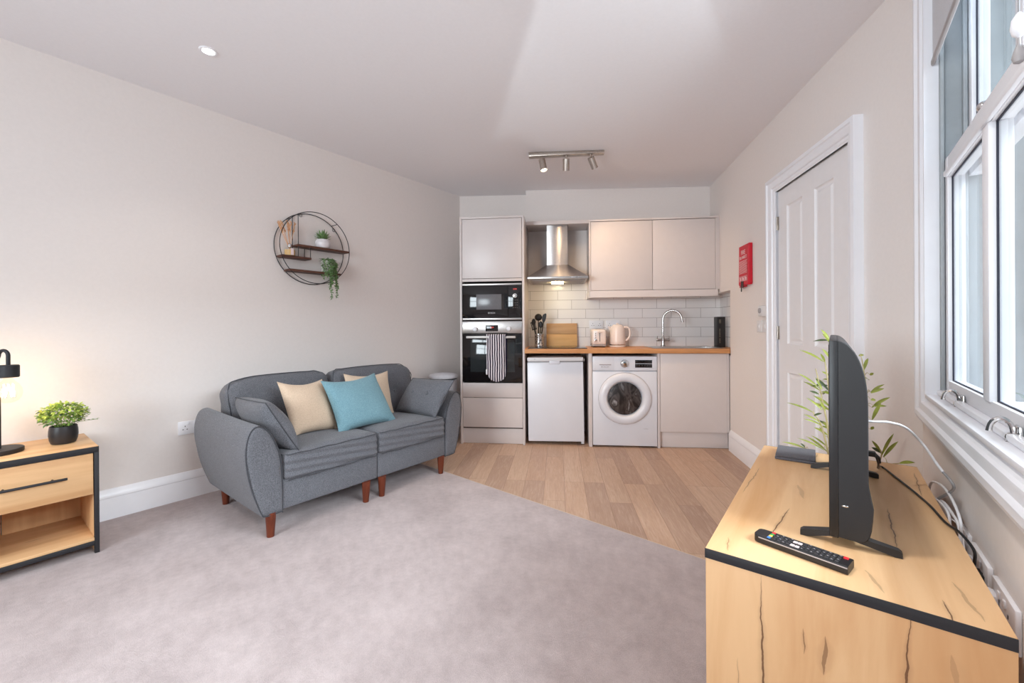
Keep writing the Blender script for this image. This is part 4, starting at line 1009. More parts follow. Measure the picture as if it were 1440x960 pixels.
tl = thing('table_lamp', 'black metal table lamp with a glowing bare filament bulb', 'lamp', (-3.155, .090, NH))
b = B(); b.lathe([(.001, 0), (.088, 0), (.090, .003), (.090, .018), (.087, .021), (.001, .022)], 44); b.done('base', 'blkmetal', tl)
b = B(); b.cyl((-.0, .010, .018), (-.0, .010, .30), .0072, seg=16); 
b.done('pole', 'blkmetal', tl)
hk = [(0, .010, .28), (0, .010, .44)] + [(0, .010 + .019 * (1 - cos(t)), .44 + .022 * sin(t)) for t in [pi * k / 10 for k in range(1, 11)]] + [(0, .048, .40), (0, .048, .385)]
hk = [(-.024, .000, .26), (-.024, .002, .36), (-.016, .006, .44)] + [(-.010 + .010 * (1 - cos(t)), .012 + .020 * (1 - cos(t)) * .9, .462 + .024 * sin(t)) for t in [pi * k / 10 for k in range(1, 11)]] + [(.012, .048, .43), (.012, .048, .405)]
b = B(); b.tube([(0, .010, .29), (-.020, .004, .31), (-.030, .002, .36), (-.028, .004, .43)] + [(-.012 - .016 * cos(t), .012 + .014 * (1 - cos(t)), .462 + .026 * sin(t)) for t in [pi * k / 10 for k in range(0, 11)]] + [(.004, .040, .44), (.004, .040, .41)], .0075, 12); b.done('hook_arm', 'blkmetal', tl)
b = B(); b.lathe([(.001, .418), (.034, .418), (.037, .414), (.037, .362), (.034, .358), (.030, .360), (.030, .412)], 32, (.004, .040, 0)); b.done('lamp_socket', 'blkmetal', tl)
b = B(); b.lathe([(.013, .372), (.014, .355), (.020, .342), (.034, .326), (.044, .305), (.0465, .285), (.043, .264), (.032, .246), (.016, .237), (.001, .235)], 32, (.004, .040, 0)); bl_ = b.done('bulb', 'clear', tl)
M['filament'] = emit('glowing_filament', (1.0, .66, .30, 1), 60)
b = B()
for k in range(6):
    a = 2 * pi * k / 6; a2 = a + .5
    b.tube([(.004 + .016 * cos(a), .040 + .016 * sin(a), .325), (.004 + .019 * cos(a2), .040 + .019 * sin(a2), .265)], .0022, 6)
b.done('filament', 'filament', bl_)
L = bpy.data.lights.new('bulb_light', 'POINT'); L.energy = 1.0; L.color = (1, .68, .36); L.shadow_soft_size = .03
lo = bpy.data.objects.new('bulb_light', L); C.objects.link(lo); lo.location = (-3.151, .130, NH + .29)

pp_ = thing('potted_plant', 'leafy green plant in a small black pot on the side cabinet', 'plant', (-3.165, .312, NH))
b = B(); b.lathe([(.001, 0), (.040, 0), (.046, .004), (.052, .022), (.055, .046), (.054, .070), (.051, .090), (.048, .092), (.046, .088), (.047, .06), (.001, .055)], 36); b.done('pot', 'blkcer', pp_)
b = B(); b.lathe([(.001, .070), (.046, .068)], 20); b.done('soil', 'soil', pp_)
def bush(seed, cnt, mat, nm, zc=.146, rx=.092, rz=.054):
    r = random.Random(seed); b = B()
    for _ in range(cnt):
        a, h = r.uniform(0, 2 * pi), r.uniform(-.75, 1); q = sqrt(max(0, 1 - h * h)) * r.uniform(.3, 1.0) ** .5
        p = Vector((rx * q * cos(a), rx * q * sin(a), zc + rz * h)); d = Vector((cos(a + r.uniform(-.9, .9)), sin(a + r.uniform(-.9, .9)), r.uniform(-.5, .9)))
        b.leaf(p, d, (r.uniform(-.6, .6), r.uniform(-.6, .6), 1), r.uniform(.014, .024), r.uniform(.008, .014), r.uniform(0, .5), 3)
    return b.done(nm, mat, pp_)
bush(1, 330, 'leaf', 'foliage'); bush(2, 400, 'leaf2', 'pale_foliage', .160, .086, .046); bush(5, 110, 'leaf3', 'dark_foliage', .130, .082, .040)
b = B(); r = random.Random(3)
for _ in range(26):
    a = r.uniform(0, 2 * pi); q = r.uniform(.3, 1); b.tube([(.015 * cos(a), .015 * sin(a), .07), (.05 * q * cos(a), .05 * q * sin(a), .11), (.10 * q * cos(a), .10 * q * sin(a), .115 + .05 * r.random())], .0011, 5)
for a in (1.45,):
    b.tube([(.05 * cos(a), .05 * sin(a), .10), (.125 * cos(a), .125 * sin(a), .105)], .0010, 5)
    for k in range(9): b.leaf((.06 + .008 * k) * Vector((cos(a), sin(a), 0)) + Vector((0, 0, .103 + .004 * r.random())), (cos(a + (-1) ** k * .9), sin(a + (-1) ** k * .9), .2), (0, 0, 1), .017, .010, .2, 3)
b.done('stems', 'leaf', pp_)

# ------------------------------------------------------------------ left wall socket
socket('wall_socket', 'double white socket on the left wall beside the sofa arm', None, (LX, .922, .478), pi / 2)

# ================================================================== ROUND WALL SHELF
cy_, cz2, RO = 1.735, 1.776, .286
wsx0, wsx1 = LX + .004, LX + .105
ws = thing('wall_shelf', 'round black wire wall shelf with three dark wooden boards', 'shelf', (LX, cy_, cz2))
for nm, x in (('front_ring', wsx1), ('rear_ring', wsx0 + .006)):
    b = B(); b.tube([(x - LX, RO * cos(t), RO * sin(t)) for t in [2 * pi * k / 72 for k in range(72)]], .0032, 8, closed=True); b.done(nm, 'blkmetal', ws)
def board(y0, y1, z):
    b = B(); b.box(wsx0 - LX + .002, wsx1 - LX + .004, y0 - cy_, y1 - cy_, z - cz2 - .016, z - cz2, .002); return b.done('shelf_board', 'shelfw', ws)
zt, zm, zl = 1.788, 1.692, 1.590
ch = lambda z: sqrt(max(0, RO ** 2 - (z - cz2) ** 2))
board(1.583, cy_ + ch(zt) - .004, zt); board(cy_ - ch(zm) + .004, 1.690, zm); board(cy_ - ch(zl) + .004, cy_ + ch(zl) - .010, zl)
b = B()
for x in (wsx0 + .006 - LX, wsx1 - LX):
    for y, z0 in ((1.588, zm - .004), (1.683, zm - .004)):
        ztop = cz2 + ch(cz2 + (y - cy_)) if False else cz2 + sqrt(RO ** 2 - (y - cy_) ** 2)
        b.tube([(x, y - cy_, z0 - cz2), (x, y - cy_, (ztop if y < 1.6 else zt) - cz2)], .003, 8)
for t in (.9, 2.35, -.9, -2.35): b.tube([(wsx0 + .006 - LX, RO * cos(t), RO * sin(t)), (wsx1 - LX, RO * cos(t), RO * sin(t))], .003, 8)
b.done('wire_struts', 'blkmetal', ws)
b = B(); b.tube([(.008, .20 + .011 * cos(t), .205 - .011 + .013 * sin(t)) for t in [2 * pi * k / 16 for k in range(16)]], .0018, 6, closed=True); b.tube([(.008, -.08 + .011 * cos(t), .275 - .011 + .013 * sin(t)) for t in [2 * pi * k / 16 for k in range(16)]], .0018, 6, closed=True); b.done('hanging_loops', 'blkmetal', ws)

rd = thing('reed_diffuser', 'glass diffuser jar with peach dried stems on the left shelf board', 'diffuser', (LX + .058, 1.545, zm))
b = B(); b.lathe([(.001, .001), (.036, 0), (.040, .003), (.040, .052), (.036, .060), (.016, .064), (.013, .070), (.013, .088), (.011, .088), (.011, .066)], 30); b.done('jar', 'clear', rd)
b = B(); b.lathe([(.001, .004), (.037, .004), (.037, .046), (.001, .046)], 28); b.done('oil', 'amber', rd)
b = B(); b.lathe([(.0135, .066), (.0155, .068), (.0155, .092), (.013, .094), (.001, .094)], 20); b.done('collar', 'chrome', rd)
b = B(); b.box(.0385, .0412, -.010, .010, .006, .056); b.done('jar_label', 'white_print', rd)
b = B(); r = random.Random(11)
for k in range(9):
    a = r.uniform(-.52, .42); e = Vector((r.uniform(-.012, .02), .20 * sin(a), .09 + .17 * cos(a)))
    b.tube([(0, 0, .05), tuple(e * .6 + Vector((0, 0, .02))), tuple(e)], [.0012, .0022, .0012], 6)
    for j in range(10): b.leaf(e * (.62 + .04 * j) + Vector((0, 0, .02 * (1 - j / 10))), e + Vector((r.uniform(-.1, .1), r.uniform(-.14, .14), 0)), (1, 0, 0), .022, .009, 0, 3)
b.done('dried_stems', 'reed', rd)

su = thing('succulent', 'spiky succulent in a white marbled pot on the top shelf board', 'plant', (LX + .056, 1.812, zt))
b = B(); b.lathe([(.001, 0), (.040, 0), (.052, .010), (.060, .034), (.058, .056), (.050, .072), (.045, .074), (.043, .068), (.001, .064)], 32); b.done('pot', 'marble', su)
b = B(); r = random.Random(4)
for k in range(34):
    a = k * 2.4; t = k / 34; e = 1.35 - t * 1.05
    b.leaf((0.012 * cos(a), .012 * sin(a), .066 + .012 * (1 - t)), (cos(a) * cos(e), sin(a) * cos(e), sin(e)), (0, 0, 1), .078 - .018 * t, .017, -.05, 5)
b.done('rosette', 'leaf3', su)

tr = thing('trailing_plant', 'trailing string plant in a pale pot on the lowest shelf board', 'plant', (LX + .060, 1.848, zl))
b = B(); b.lathe([(.001, 0), (.038, 0), (.044, .006), (.050, .05), (.052, .098), (.048, .100), (.046, .094), (.001, .09)], 30); b.done('pot', 'potg', tr)
r = random.Random(9); SM = B(); LV = B()
def strand(a, out, drop, sway):
    P = [Vector((.02 * cos(a), .02 * sin(a), .095)), Vector((.045 * cos(a), .045 * sin(a), .112)), Vector((.066 * cos(a) * out, .066 * sin(a) * out, .085))]
    n = int(drop / .012)
    for k in range(1, n + 1): P.append(P[2] + Vector((.006 * sin(k * .5 + a), sway * k / n + .004 * sin(k * .7 + a * 2), -drop * k / n)))
    SM.tube([tuple(p) for p in P], .0013, 5)
    for p, q in zip(P, P[1:]):
        for j in range(3):
            t = (j + r.random()) / 3; c = p.lerp(q, t); d = Vector((r.uniform(-1, 1), r.uniform(-1, 1), r.uniform(-.8, .5))).normalized(); LV.leaf(c, d, (r.uniform(-1, 1), r.uniform(-1, 1), 1), .017, .0115, .1, 3)
for a, o, dp, sw in ((-.75, 1, .15, -.004), (-.45, 1.05, .13, 0), (-.10, 1.05, .31, .006), (.05, 1.1, .19, .0), (.30, 1, .12, .0), (.62, 1, .20, .006), (.80, 1.05, .29, .012), (.98, 1, .16, .006), (1.2, 1.0, .14, 0), (.45, 1.0, .10, .0), (-1.1, 1, .12, 0), (-.25, 1, .22, .004), (.7, 1.1, .23, .0)): strand(a, o, dp, sw)
for k in range(70):
    a = r.uniform(0, 2 * pi); q = r.uniform(0, .055); LV.leaf((q * cos(a), q * sin(a), .096 + .018 * r.random()), (cos(a), sin(a), r.uniform(-.1, .9)), (0, 0, 1), .018, .011, .2, 3)
SM.done('strands', 'leaf3', tr); LV.done('foliage', 'leaf3', tr)

# ------------------------------------------------------------------ downlight
dl = thing('downlight', 'small round recessed ceiling downlight above the left wall', 'ceiling light', (-2.658, .807, ceil_z(-2.658)))
b = B(); b.lathe([(.028, .004), (.029, -.004), (.036, -.006), (.042, -.004), (.043, .002)], 36); b.done('bezel', 'trimw', dl)
M['dlglow'] = emit('downlight_glow', (1, .96, .90, 1), 14)
b = B(); b.lathe([(.001, -.0015), (.0285, -.0015)], 30); b.done('lens', 'dlglow', dl)
L = bpy.data.lights.new('downlight_and_fill_lamp', 'SPOT'); L.energy = 10; L.color = (1, .92, .82); L.spot_size = 1.9; L.spot_blend = .8; L.shadow_soft_size = .03
lo = bpy.data.objects.new('downlight_and_fill_lamp', L); C.objects.link(lo); lo.parent = dl; lo.location = (0, 0, -.03)

# ================================================================== THINGS ON THE DOOR WALL
fbk = thing('fire_blanket', 'red fire blanket pouch with white print hanging by the door', 'fire blanket', D(.945, 0, 1.46), DA)
b = B(); fp = [(-.105, .0), (.098, -.004), (.106, .010), (.106, .322), (-.094, .322), (-.098, .16)]
b.sections([[(x * .985, -.003, z * .995 + .001) for x, z in fp], [(x, -.014, z) for x, z in fp], [(x, -.026, z) for x, z in fp], [(x * .94, -.034, z * .97 + .006) for x, z in fp]]); b.box(-.118, .0, -.022, -.004, -.014, .006, .002); b.done('pouch', 'red', fbk, ang=.4)
lettering('print_title', 'FIRE', .050, 'white_print', fbk, (.0, -.0345, .262), (pi / 2, 0, 0)); lettering('print_title', 'BLANKET', .036, 'white_print', fbk, (.0, -.0345, .222), (pi / 2, 0, 0))
b = B(); r = random.Random(21)
for k in range(11):
    x = -.078
    while x < .070:
        w = r.uniform(.012, .03); b.box(x, min(x + w, .078), -.0352, -.0338, .192 - k * .0098, .1955 - k * .0098); x += w + .006
b.done('small_print', 'white_print', fbk)
b = B()
for x0, x1 in ((-.080, -.034), (-.024, .022), (.032, .078)):
    for a, c, z0, z1 in ((x0, x1, .030, .0325), (x0, x1, .068, .0705), (x0, x0 + .0025, .030, .0705), (x1 - .0025, x1, .030, .0705)): b.box(a, c, -.0352, -.0338, z0, z1)
    b.box(x0 + .014, x1 - .014, -.0352, -.0338, .036, .058); b.box(x0 + .010, x1 - .020, -.0352, -.0338, .056, .063)
b.done('pictograms', 'white_print', fbk)
for x in (-.03, .0):
    b = B(); b.box(x - .007, x + .007, -.040, -.034, -.055 + (x + .03), .030, .002, mat=Matrix.Rotation(.06, 4, 'Y')); b.done('pull_tape', 'dark', fbk)
th = thing('thermostat', 'white wall thermostat beside the door frame', 'thermostat', D(1.285, 0, 1.195), DA)
b = B(); b.box(-.072, .072, -.030, 0, 0, .082, .010, 3); b.done('case', 'appl2', th)
b = B(); b.cyl((-.030, -.029, .045), (-.030, -.038, .045), .020, bev=.003, seg=24); b.done('dial', 'grey_plastic', th)
for sx, lab in ((-.05, 'white light switch nearer the kitchen, under the thermostat'), (.05, 'white light switch nearer the door, under the thermostat')):
    sw = thing('light_switch', lab, 'switch', D(1.236 + sx, 0, 1.125), DA, 'switches under the thermostat')
    b = B(); b.box(-.044, .044, -.010, 0, -.044, .044, .003); b.done('faceplate', 'appl2', sw)
    b = B(); b.box(-.009, .009, -.0145, -.009, -.016, .016, .002); b.done('rocker', 'appl2', sw)

# ================================================================== SIDEBOARD
bx0, bx1, by0, by1, bz = -.236, .236, 1.033, 2.074, .620
sd = thing('sideboard', 'light oak sideboard with black edging under the window', 'sideboard', (0, 1.553, 0))
def sbx(x0, x1, y0, y1, z0, z1, bev=.0008): return B().box(x0, x1, y0 - 1.553, y1 - 1.553, z0, z1, bev)
sbx(bx0 + .0002, bx1, by0 + .0015, by1 - .0015, bz - .020, bz).done('top', 'oak_sidetop', sd)
b = sbx(bx0 - .0005, bx1, by0 - .0006, by0 + .0035, bz - .0215, bz - .0003, .0003); b.box(bx0 - .0005, bx1, by1 - .0035 - 1.553, by1 + .0006 - 1.553, bz - .0215, bz - .0003); b.box(bx0 - .0006, bx0 + .0022, by0 - 1.553, by1 - 1.553, bz - .0215, bz - .0200)
b.done('top_edging', 'blkmetal', sd)
for y0, y1 in ((by0 + .0008, by0 + .0178), (by1 - .0178, by1 - .0008)): sbx(bx0 + .001, bx1, y0, y1, .014, bz - .0215).done('end_panel', 'oak_sideend_dim', sd)
sbx(bx1 - .008, bx1 - .002, by0 + .02, by1 - .02, .06, bz - .022).done('back_panel', 'oak_in', sd)
sbx(bx0 + .02, bx1 - .01, by0 + .018, by1 - .018, .060, .076).done('bottom_board', 'oak_dr', sd)
b = sbx(bx0 - .001, bx0 + .020, by0 + .018, by1 - .018, bz - .045, bz - .022); b.box(bx0 - .001, bx0 + .020, by0 + .018 - 1.553, by1 - .018 - 1.553, .040, .060)
b.done('front_frame', 'blkmetal', sd)
ym = (by0 + by1) / 2
for y0, y1, hy_ in ((by0 + .020, ym - .002, ym - .05), (ym + .002, by1 - .020, ym + .05)):
    dd_ = sbx(bx0 + .001, bx0 + .018, y0, y1, .063, bz - .047, .001).done('door', 'oak_dr', sd)
    b = B(); b.cyl((bx0 - .024, hy_ - 1.553, .24), (bx0 - .024, hy_ - 1.553, .44), .006, bev=.001, seg=14)
    for z in (.27, .41): b.cyl((bx0 - .024, hy_ - 1.553, z), (bx0 + .002, hy_ - 1.553, z), .0045, seg=10)
    b.done('handle', 'blkmetal', dd_)
for x in (bx0 + .03, bx1 - .04):
    for y in (by0 + .03, by1 - .03):
        b = B(); b.box(x - .02, x + .02, y - .0 - .02 - 1.553, y + .02 - 1.553, .0115, .061, .001); b.done('foot', 'blkmetal', sd)

# ------------------------------------------------------------------ television, seen end-on
ty0, ty1, tz0, tz1 = 1.222, 1.945, .639, 1.094
tv = thing('television', 'black flat-screen television seen edge-on on the sideboard', 'television', (.02, (ty0 + ty1) / 2, bz))
def T(x, y, z): return (x - .02, y - (ty0 + ty1) / 2, z - bz)
b = B(); b.box(-.0085 - .02, .0085 - .02, ty0 - (ty0 + ty1) / 2, ty1 - (ty0 + ty1) / 2, tz0 - bz, tz1 - bz, .002); b.done('bezel', 'dark', tv)
b = B(); b.box(-.0094 - .02, -.0082 - .02, ty0 + .010 - (ty0 + ty1) / 2, ty1 - .010 - (ty0 + ty1) / 2, tz0 + .018 - bz, tz1 - .010 - bz); b.done('screen', 'screen', tv)
pr = [(.0085, tz0 + .002), (.040, tz0), (.058, tz0 + .006), (.0665, tz0 + .030), (.070, tz0 + .075), (.0695, tz0 + .085), (.0625, tz0 + .125), (.0615, .80), (.0615, .93), (.0608, .965), (.0585, .995), (.0540, 1.022), (.0470, 1.048), (.0380, 1.069), (.0265, 1.084), (.0150, 1.092), (.0085, 1.093)]
pr = catmull(pr, 2, False)
b = B(); b.sections([[T(.0085 + (x - .0085) * k, y, .866 + (z - .866) * kk) for x, z in pr] for y, k, kk in ((ty0 + .0005, .965, .992), (ty0 + .004, 1, 1), (ty0 + .012, 1.0, 1), (ty1 - .012, 1.0, 1), (ty1 - .004, 1, 1), (ty1 - .0005, .965, .992))]); b.done('rear_shell', 'tvb', tv, ang=.5)
b = B(); b.sphere(T(.020, ty0 - .0005, .716), .004, (1.6, .6, .7), 10, 8); b.done('port_cap', 'chrome', tv)
for y in (1.245, 1.846):
    for s, tip in ((-1, -.066), (1, .118)):
        b = B(); x0 = .014 if s < 0 else .018
        b.sections([[T(x0 + s * -.020, y - .013, .662), T(x0 + s * -.020, y + .013, .662), T(x0, y + .012, bz + .030), T(x0, y - .012, bz + .030)][::1],
                    [T(x0 + s * .020, y - .012, .648 - .012), T(x0 + s * .020, y + .012, .648 - .012), T(x0 + s * .020, y + .012, .648), T(x0 + s * .020, y - .012, .648)],
                    [T(tip - s * .012, y - .0085, bz + .0008), T(tip - s * .012, y + .0085, bz + .0008), T(tip - s * .006, y + .0085, bz + .0165), T(tip - s * .006, y - .0085, bz + .0165)],
                    [T(tip, y - .008, bz + .0006), T(tip, y + .008, bz + .0006), T(tip, y + .0075, bz + .012), T(tip, y - .0075, bz + .012)]])
        b.done('foot', 'tvb', tv, ang=.4)

# ------------------------------------------------------------------ remote control
ra = atan2(1.089 - 1.133, .024 + .151)
rm = thing('remote_control', 'black remote control with coloured buttons on the sideboard', 'remote control', (-.060, 1.134, bz), ra)
b = B(); RL, RW = .180, .046
sec = lambda x, k: [(x, -RW / 2 * k, .004), (x, -RW / 2 * k * .96, .0012), (x, RW / 2 * k * .96, .0012), (x, RW / 2 * k, .004), (x, RW / 2 * k, .0155), (x, RW / 2 * k * .9, .0182), (x, -RW / 2 * k * .9, .0182), (x, -RW / 2 * k, .0155)]
b.sections([sec(-RL / 2, .62), sec(-RL / 2 + .003, .84), sec(-RL / 2 + .010, .98), sec(-RL / 2 + .02, 1), sec(RL / 2 - .003, 1), sec(RL / 2, .97)]); b.done('case', 'dark', rm, ang=.5)
M['silverl'] = plain('silver_line', col(178, 176, 184), .3, .6)
b = B(); b.box(-RL / 2 + .012, RL / 2 - .001, -RW / 2 - .0006, -RW / 2 + .0006, .0132, .0156); b.done('silver_line', 'silverl', rm)
def rbtn(x, y, mat, w=.0062, h=.0046, nm='button', z=.0196):
    q = B(); q.box(x - w / 2, x + w / 2, y - h / 2, y + h / 2, .0175, z, .0006); q.done(nm, mat, rm)
M['btn'] = plain('grey_rubber_key', col(176, 170, 172), .6); M['btnd'] = plain('black_rubber_key', col(58, 55, 58), .6)
M['kred'] = plain('red_key', col(232, 40, 52), .5); M['kgrn'] = plain('green_key', col(60, 160, 80), .5); M['kyel'] = plain('yellow_key', col(232, 196, 90), .5); M['kblu'] = plain('blue_key', col(70, 130, 210), .5)
for k, mname in enumerate(('kblu', 'kyel', 'kgrn', 'kred')): rbtn(-.0585, -.0150 + k * .0100, mname, .0068, .0085, 'colour_key')
for i in range(14):
    x = -.0475 + i * .0090
    for j in range(4):
        y = -.0148 + j * .0098
        if i in (4, 5) and j in (0, 1, 2, 3) and j % 2 == 0: rbtn(x, y + .001, 'white_print', .0078, .0085, 'shortcut_key', .0200)
        elif i in (4, 5): continue
        elif (i * 3 + j * 5) % 7 == 0: rbtn(x, y, 'btnd')
        else:
            rbtn(x, y, 'btnd', .0068, .0055); 
            if (i + j) % 2 == 0: rbtn(x, y, 'btn', .0034, .0018, 'key_mark', .0200)
rbtn(.0790, .0135, 'kred', .0088, .0080, 'power_key', .0202)

# ------------------------------------------------------------------ charcoal felt folder
fd = thing('felt_wallet', 'charcoal fabric wallet lying at the far end of the sideboard', 'wallet', (-.118, 1.958, bz), .02)
b = B(); b.box(-.063, .063, -.075, .075, .0005, .0105, .003); b.done('lower_flap', 'felt', fd)
b = B(); b.box(-.062, .063, -.074, .076, .0115, .0205, .003, mat=Matrix.Rotation(.012, 4, 'Z')); b.done('upper_flap', 'felt', fd)
b = B(); b.box(.030, .034, .068, .069, .018, .021); b.done('stitch', 'pipe', fd)

# ------------------------------------------------------------------ bamboo plant in the corner
px_, py_ = .045, 2.31
bp = thing('bamboo_plant', 'tall leafy bamboo plant behind the television', 'plant', (px_, py_, 0))
b = B(); b.lathe([(.001, .002), (.075, .0), (.082, .006), (.098, .20), (.100, .215), (.094, .217), (.090, .19), (.001, .185)], 32); b.done('pot', 'potg', bp)
b = B(); b.lathe([(.001, .190), (.091, .188)], 20); b.done('soil', 'soil', bp)
LVS = [(-0.013, 2.165, 1.072, -0.044, 2.179, 1.119), (-0.013, 2.234, 1.065, -0.066, 2.224, 1.062), (-0.013, 2.204, 0.993, -0.041, 2.202, 1.037), (-0.033, 2.222, 0.974, -0.122, 2.233, 1.028), (-0.028, 2.16, 0.978, -0.044, 2.141, 1.019), (-0.014, 2.242, 0.914, -0.041, 2.239, 0.933), (-0.014, 2.234, 0.897, -0.036, 2.214, 0.901), (-0.049, 2.199, 0.864, -0.127, 2.208, 0.929), (-0.038, 2.175, 0.861, -0.06, 2.193, 0.905), (-0.048, 2.249, 0.848, -0.107, 2.23, 0.888), (-0.048, 2.153, 0.843, -0.081, 2.154, 0.856), (-0.036, 2.253, 0.831, -0.022, 2.249, 0.853), (-0.038, 2.174, 0.776, -0.096, 2.171, 0.83), (-0.027, 2.153, 0.778, -0.047, 2.142, 0.824), (-0.069, 2.198, 0.758, -0.164, 2.198, 0.794), (-0.066, 2.176, 0.749, -0.038, 2.165, 0.766), (-0.047, 2.174, 0.724, -0.105, 2.172, 0.755), (-0.041, 2.182, 0.71, -0.102, 2.163, 0.736), (-0.026, 2.242, 0.7, -0.057, 2.244, 0.724), (-0.02, 2.221, 0.664, -0.07, 2.208, 0.697), (-0.029, 2.259, 0.648, -0.052, 2.274, 0.691), (-0.033, 2.163, 0.613, -0.125, 2.157, 0.654), (-0.023, 2.229, 0.592, -0.1, 2.238, 0.652), (-0.018, 2.253, 0.602, -0.083, 2.25, 0.655), (-0.1, 2.241, 0.59, -0.185, 2.248, 0.605), (-0.098, 2.183, 0.608, -0.115, 2.187, 0.625), (0.121, 2.247, 0.856, 0.166, 2.261, 0.894), (0.119, 2.206, 0.857, 0.16, 2.209, 0.881), (0.114, 2.154, 0.933, 0.124, 2.144, 0.945), (0.083, 2.238, 1.003, 0.099, 2.234, 1.008), (0.12, 2.169, 0.757, 0.149, 2.171, 0.837), (0.123, 2.227, 0.797, 0.182, 2.234, 0.849), (0.129, 2.191, 0.807, 0.163, 2.189, 0.813), (0.119, 2.206, 0.829, 0.133, 2.217, 0.83), (0.119, 2.207, 0.711, 0.127, 2.203, 0.727), (0.148, 2.204, 0.621, 0.117, 2.185, 0.68), (0.147, 2.155, 0.626, 0.186, 2.163, 0.729), (0.159, 2.258, 0.595, 0.208, 2.262, 0.677), (0.144, 2.193, 0.626, 0.117, 2.18, 0.649), (0.202, 2.205, 0.592, 0.247, 2.225, 0.6)]
canes = [[(.02, 2.26, .19), (-.008, 2.22, .54), (-.020, 2.205, .703), (-.036, 2.20, .80), (-.048, 2.20, .88), (-.060, 2.20, .945)],
         [(.03, 2.25, .19), (-.005, 2.21, .62), (-.012, 2.20, .82), (-.024, 2.20, .94), (-.030, 2.20, .985)],
         [(.045, 2.25, .19), (.03, 2.22, .60), (.012, 2.20, .85), (-.004, 2.20, 1.07)],
         [(.06, 2.25, .19), (.085, 2.22, .55), (.098, 2.205, .75), (.105, 2.21, .86), (.092, 2.22, .99)],
         [(.07, 2.25, .19), (.12, 2.215, .52), (.146, 2.20, .60), (.150, 2.20, .63)],
         [(-.010, 2.22, .54), (-.040, 2.20, .70), (-.068, 2.19, .756)], [(-.0, 2.23, .48), (-.06, 2.22, .57), (-.10, 2.21, .60)], [(.05, 2.25, .40), (.15, 2.21, .56), (.203, 2.206, .592)]]
for cpts in canes:
    q = catmull([(x - px_, y - py_, z) for x, y, z in cpts], 4, False)
    b = B(); b.tube(q, [.0048 - .0030 * i / (len(q) - 1) for i in range(len(q))], 7); b.done('cane', 'cane', bp)
r = random.Random(5); G = B(); Dk = B()
def bleaf(bb, p, t, W):
    p, t = Vector(p), Vector(t); d = t - p; bb.leaf(p - Vector((px_, py_, 0)), d + Vector((0, 0, .20 * d.length)), (.15, -1, .55), d.length * 1.08, W * .85, .22, 7)
for i, l in enumerate(LVS): bleaf(Dk if i in (1, 10, 11, 15, 18, 38, 25) else G, l[:3], l[3:], r.uniform(.0085, .012) if i < 26 else r.uniform(.011, .015))
for _ in range(70):                                      # the rest of the crown, behind the television and towards the corner
    cp = canes[r.randrange(5)]; k = r.randrange(2, len(cp)); a0 = Vector(cp[k - 1]).lerp(Vector(cp[k]), r.random())
    if a0.z < .60 or not -.02 < a0.x < .10: continue
    a = r.uniform(.15 * pi, 1.0 * pi); L_ = r.uniform(.05, .11); d = Vector((cos(a) * .7, abs(sin(a)) * .6, r.uniform(-.1, .8))).normalized()
    t = a0 + d * L_
    t.x = min(max(t.x, -.075), .115)
    bleaf(G if r.random() < .75 else Dk, a0, t, r.uniform(.011, .017))
allp = [Vector(p) for cp in canes for a_, b_ in zip(cp, cp[1:]) for p in [Vector(a_).lerp(Vector(b_), k / 8) for k in range(9)]]
for l in LVS:
    p = Vector(l[:3]); q = min(allp, key=lambda c: (c - p).length + .6 * max(0, c.z - p.z)); o3 = Vector((px_, py_, 0)); m3 = p.lerp(q, .5) + Vector((0, 0, .012))
    if (p - q).length > .004: B().tube([p - o3, m3 - o3, q - o3], [.0009, .0012, .0016], 5).done('twig', 'cane', bp)
G.done('foliage', 'bleaf', bp); Dk.done('dark_foliage', 'bleafd', bp)

# ================================================================== SOCKETS AND CABLES BEHIND THE SIDEBOARD
def plug(name, label, y, z, mat='cablew'):
    t = thing(name, label, 'plug', (WX - .010, y, z), 0, 'plugs behind the sideboard')
    b = B(); b.box(-.024, 0, -.022, .022, -.022, .022, .006); b.done('plug_body', mat, t); return t
s1 = socket('wall_socket', 'single aerial socket plate, furthest of three behind the sideboard', 'sockets behind the sideboard', (WX, 1.605, .545), -pi / 2, .090, .087, kind='blank')
socket('wall_socket', 'double socket, middle of three plates behind the sideboard', 'sockets behind the sideboard', (WX, 1.455, .545), -pi / 2, .147, .087)
socket('wall_socket', 'double socket, nearest of three plates behind the sideboard', 'sockets behind the sideboard', (WX, 1.278, .545), -pi / 2, .147, .087)
plug('mains_plug', 'black mains plug in the middle socket behind the sideboard', 1.42, .540, 'dark')
plug('mains_plug', 'white mains plug in the nearest socket behind the sideboard', 1.315, .545)
plug('mains_plug', 'white mains plug in the middle socket behind the sideboard', 1.492, .540)
plug('socket_plug', 'white aerial plug in the furthest plate behind the sideboard', 1.585, .545)
def cable(name, label, pts, r_, mat, cat='cable'):
    P = catmull(pts, 7, False); c = Vector(P[0]); o = B().tube([tuple(Vector(p) - c) for p in P], r_, 8).done(name, mat); o.location = c; return tag(o, label, cat, 'cables behind the sideboard')
pc_ = thing('power_cable', 'black power cable running from the television across the sideboard', 'cable', (.075, 1.76, .70))
P = catmull([(.078, 1.752, .722), (.100, 1.74, .724), (.112, 1.765, .690), (.120, 1.90, .640), (.136, 1.99, .6235), (.166, 1.867, .6235), (.192, 1.752, .6235), (.213, 1.641, .6235), (.226, 1.526, .6235), (.240, 1.47, .626), (.252, 1.43, .616), (.257, 1.412, .600), (.254, 1.416, .560)], 7, False)
b = B(); b.tube([tuple(Vector(p) - Vector((.075, 1.76, .70))) for p in P], .0030, 8); b.done('flex', 'dark', pc_)
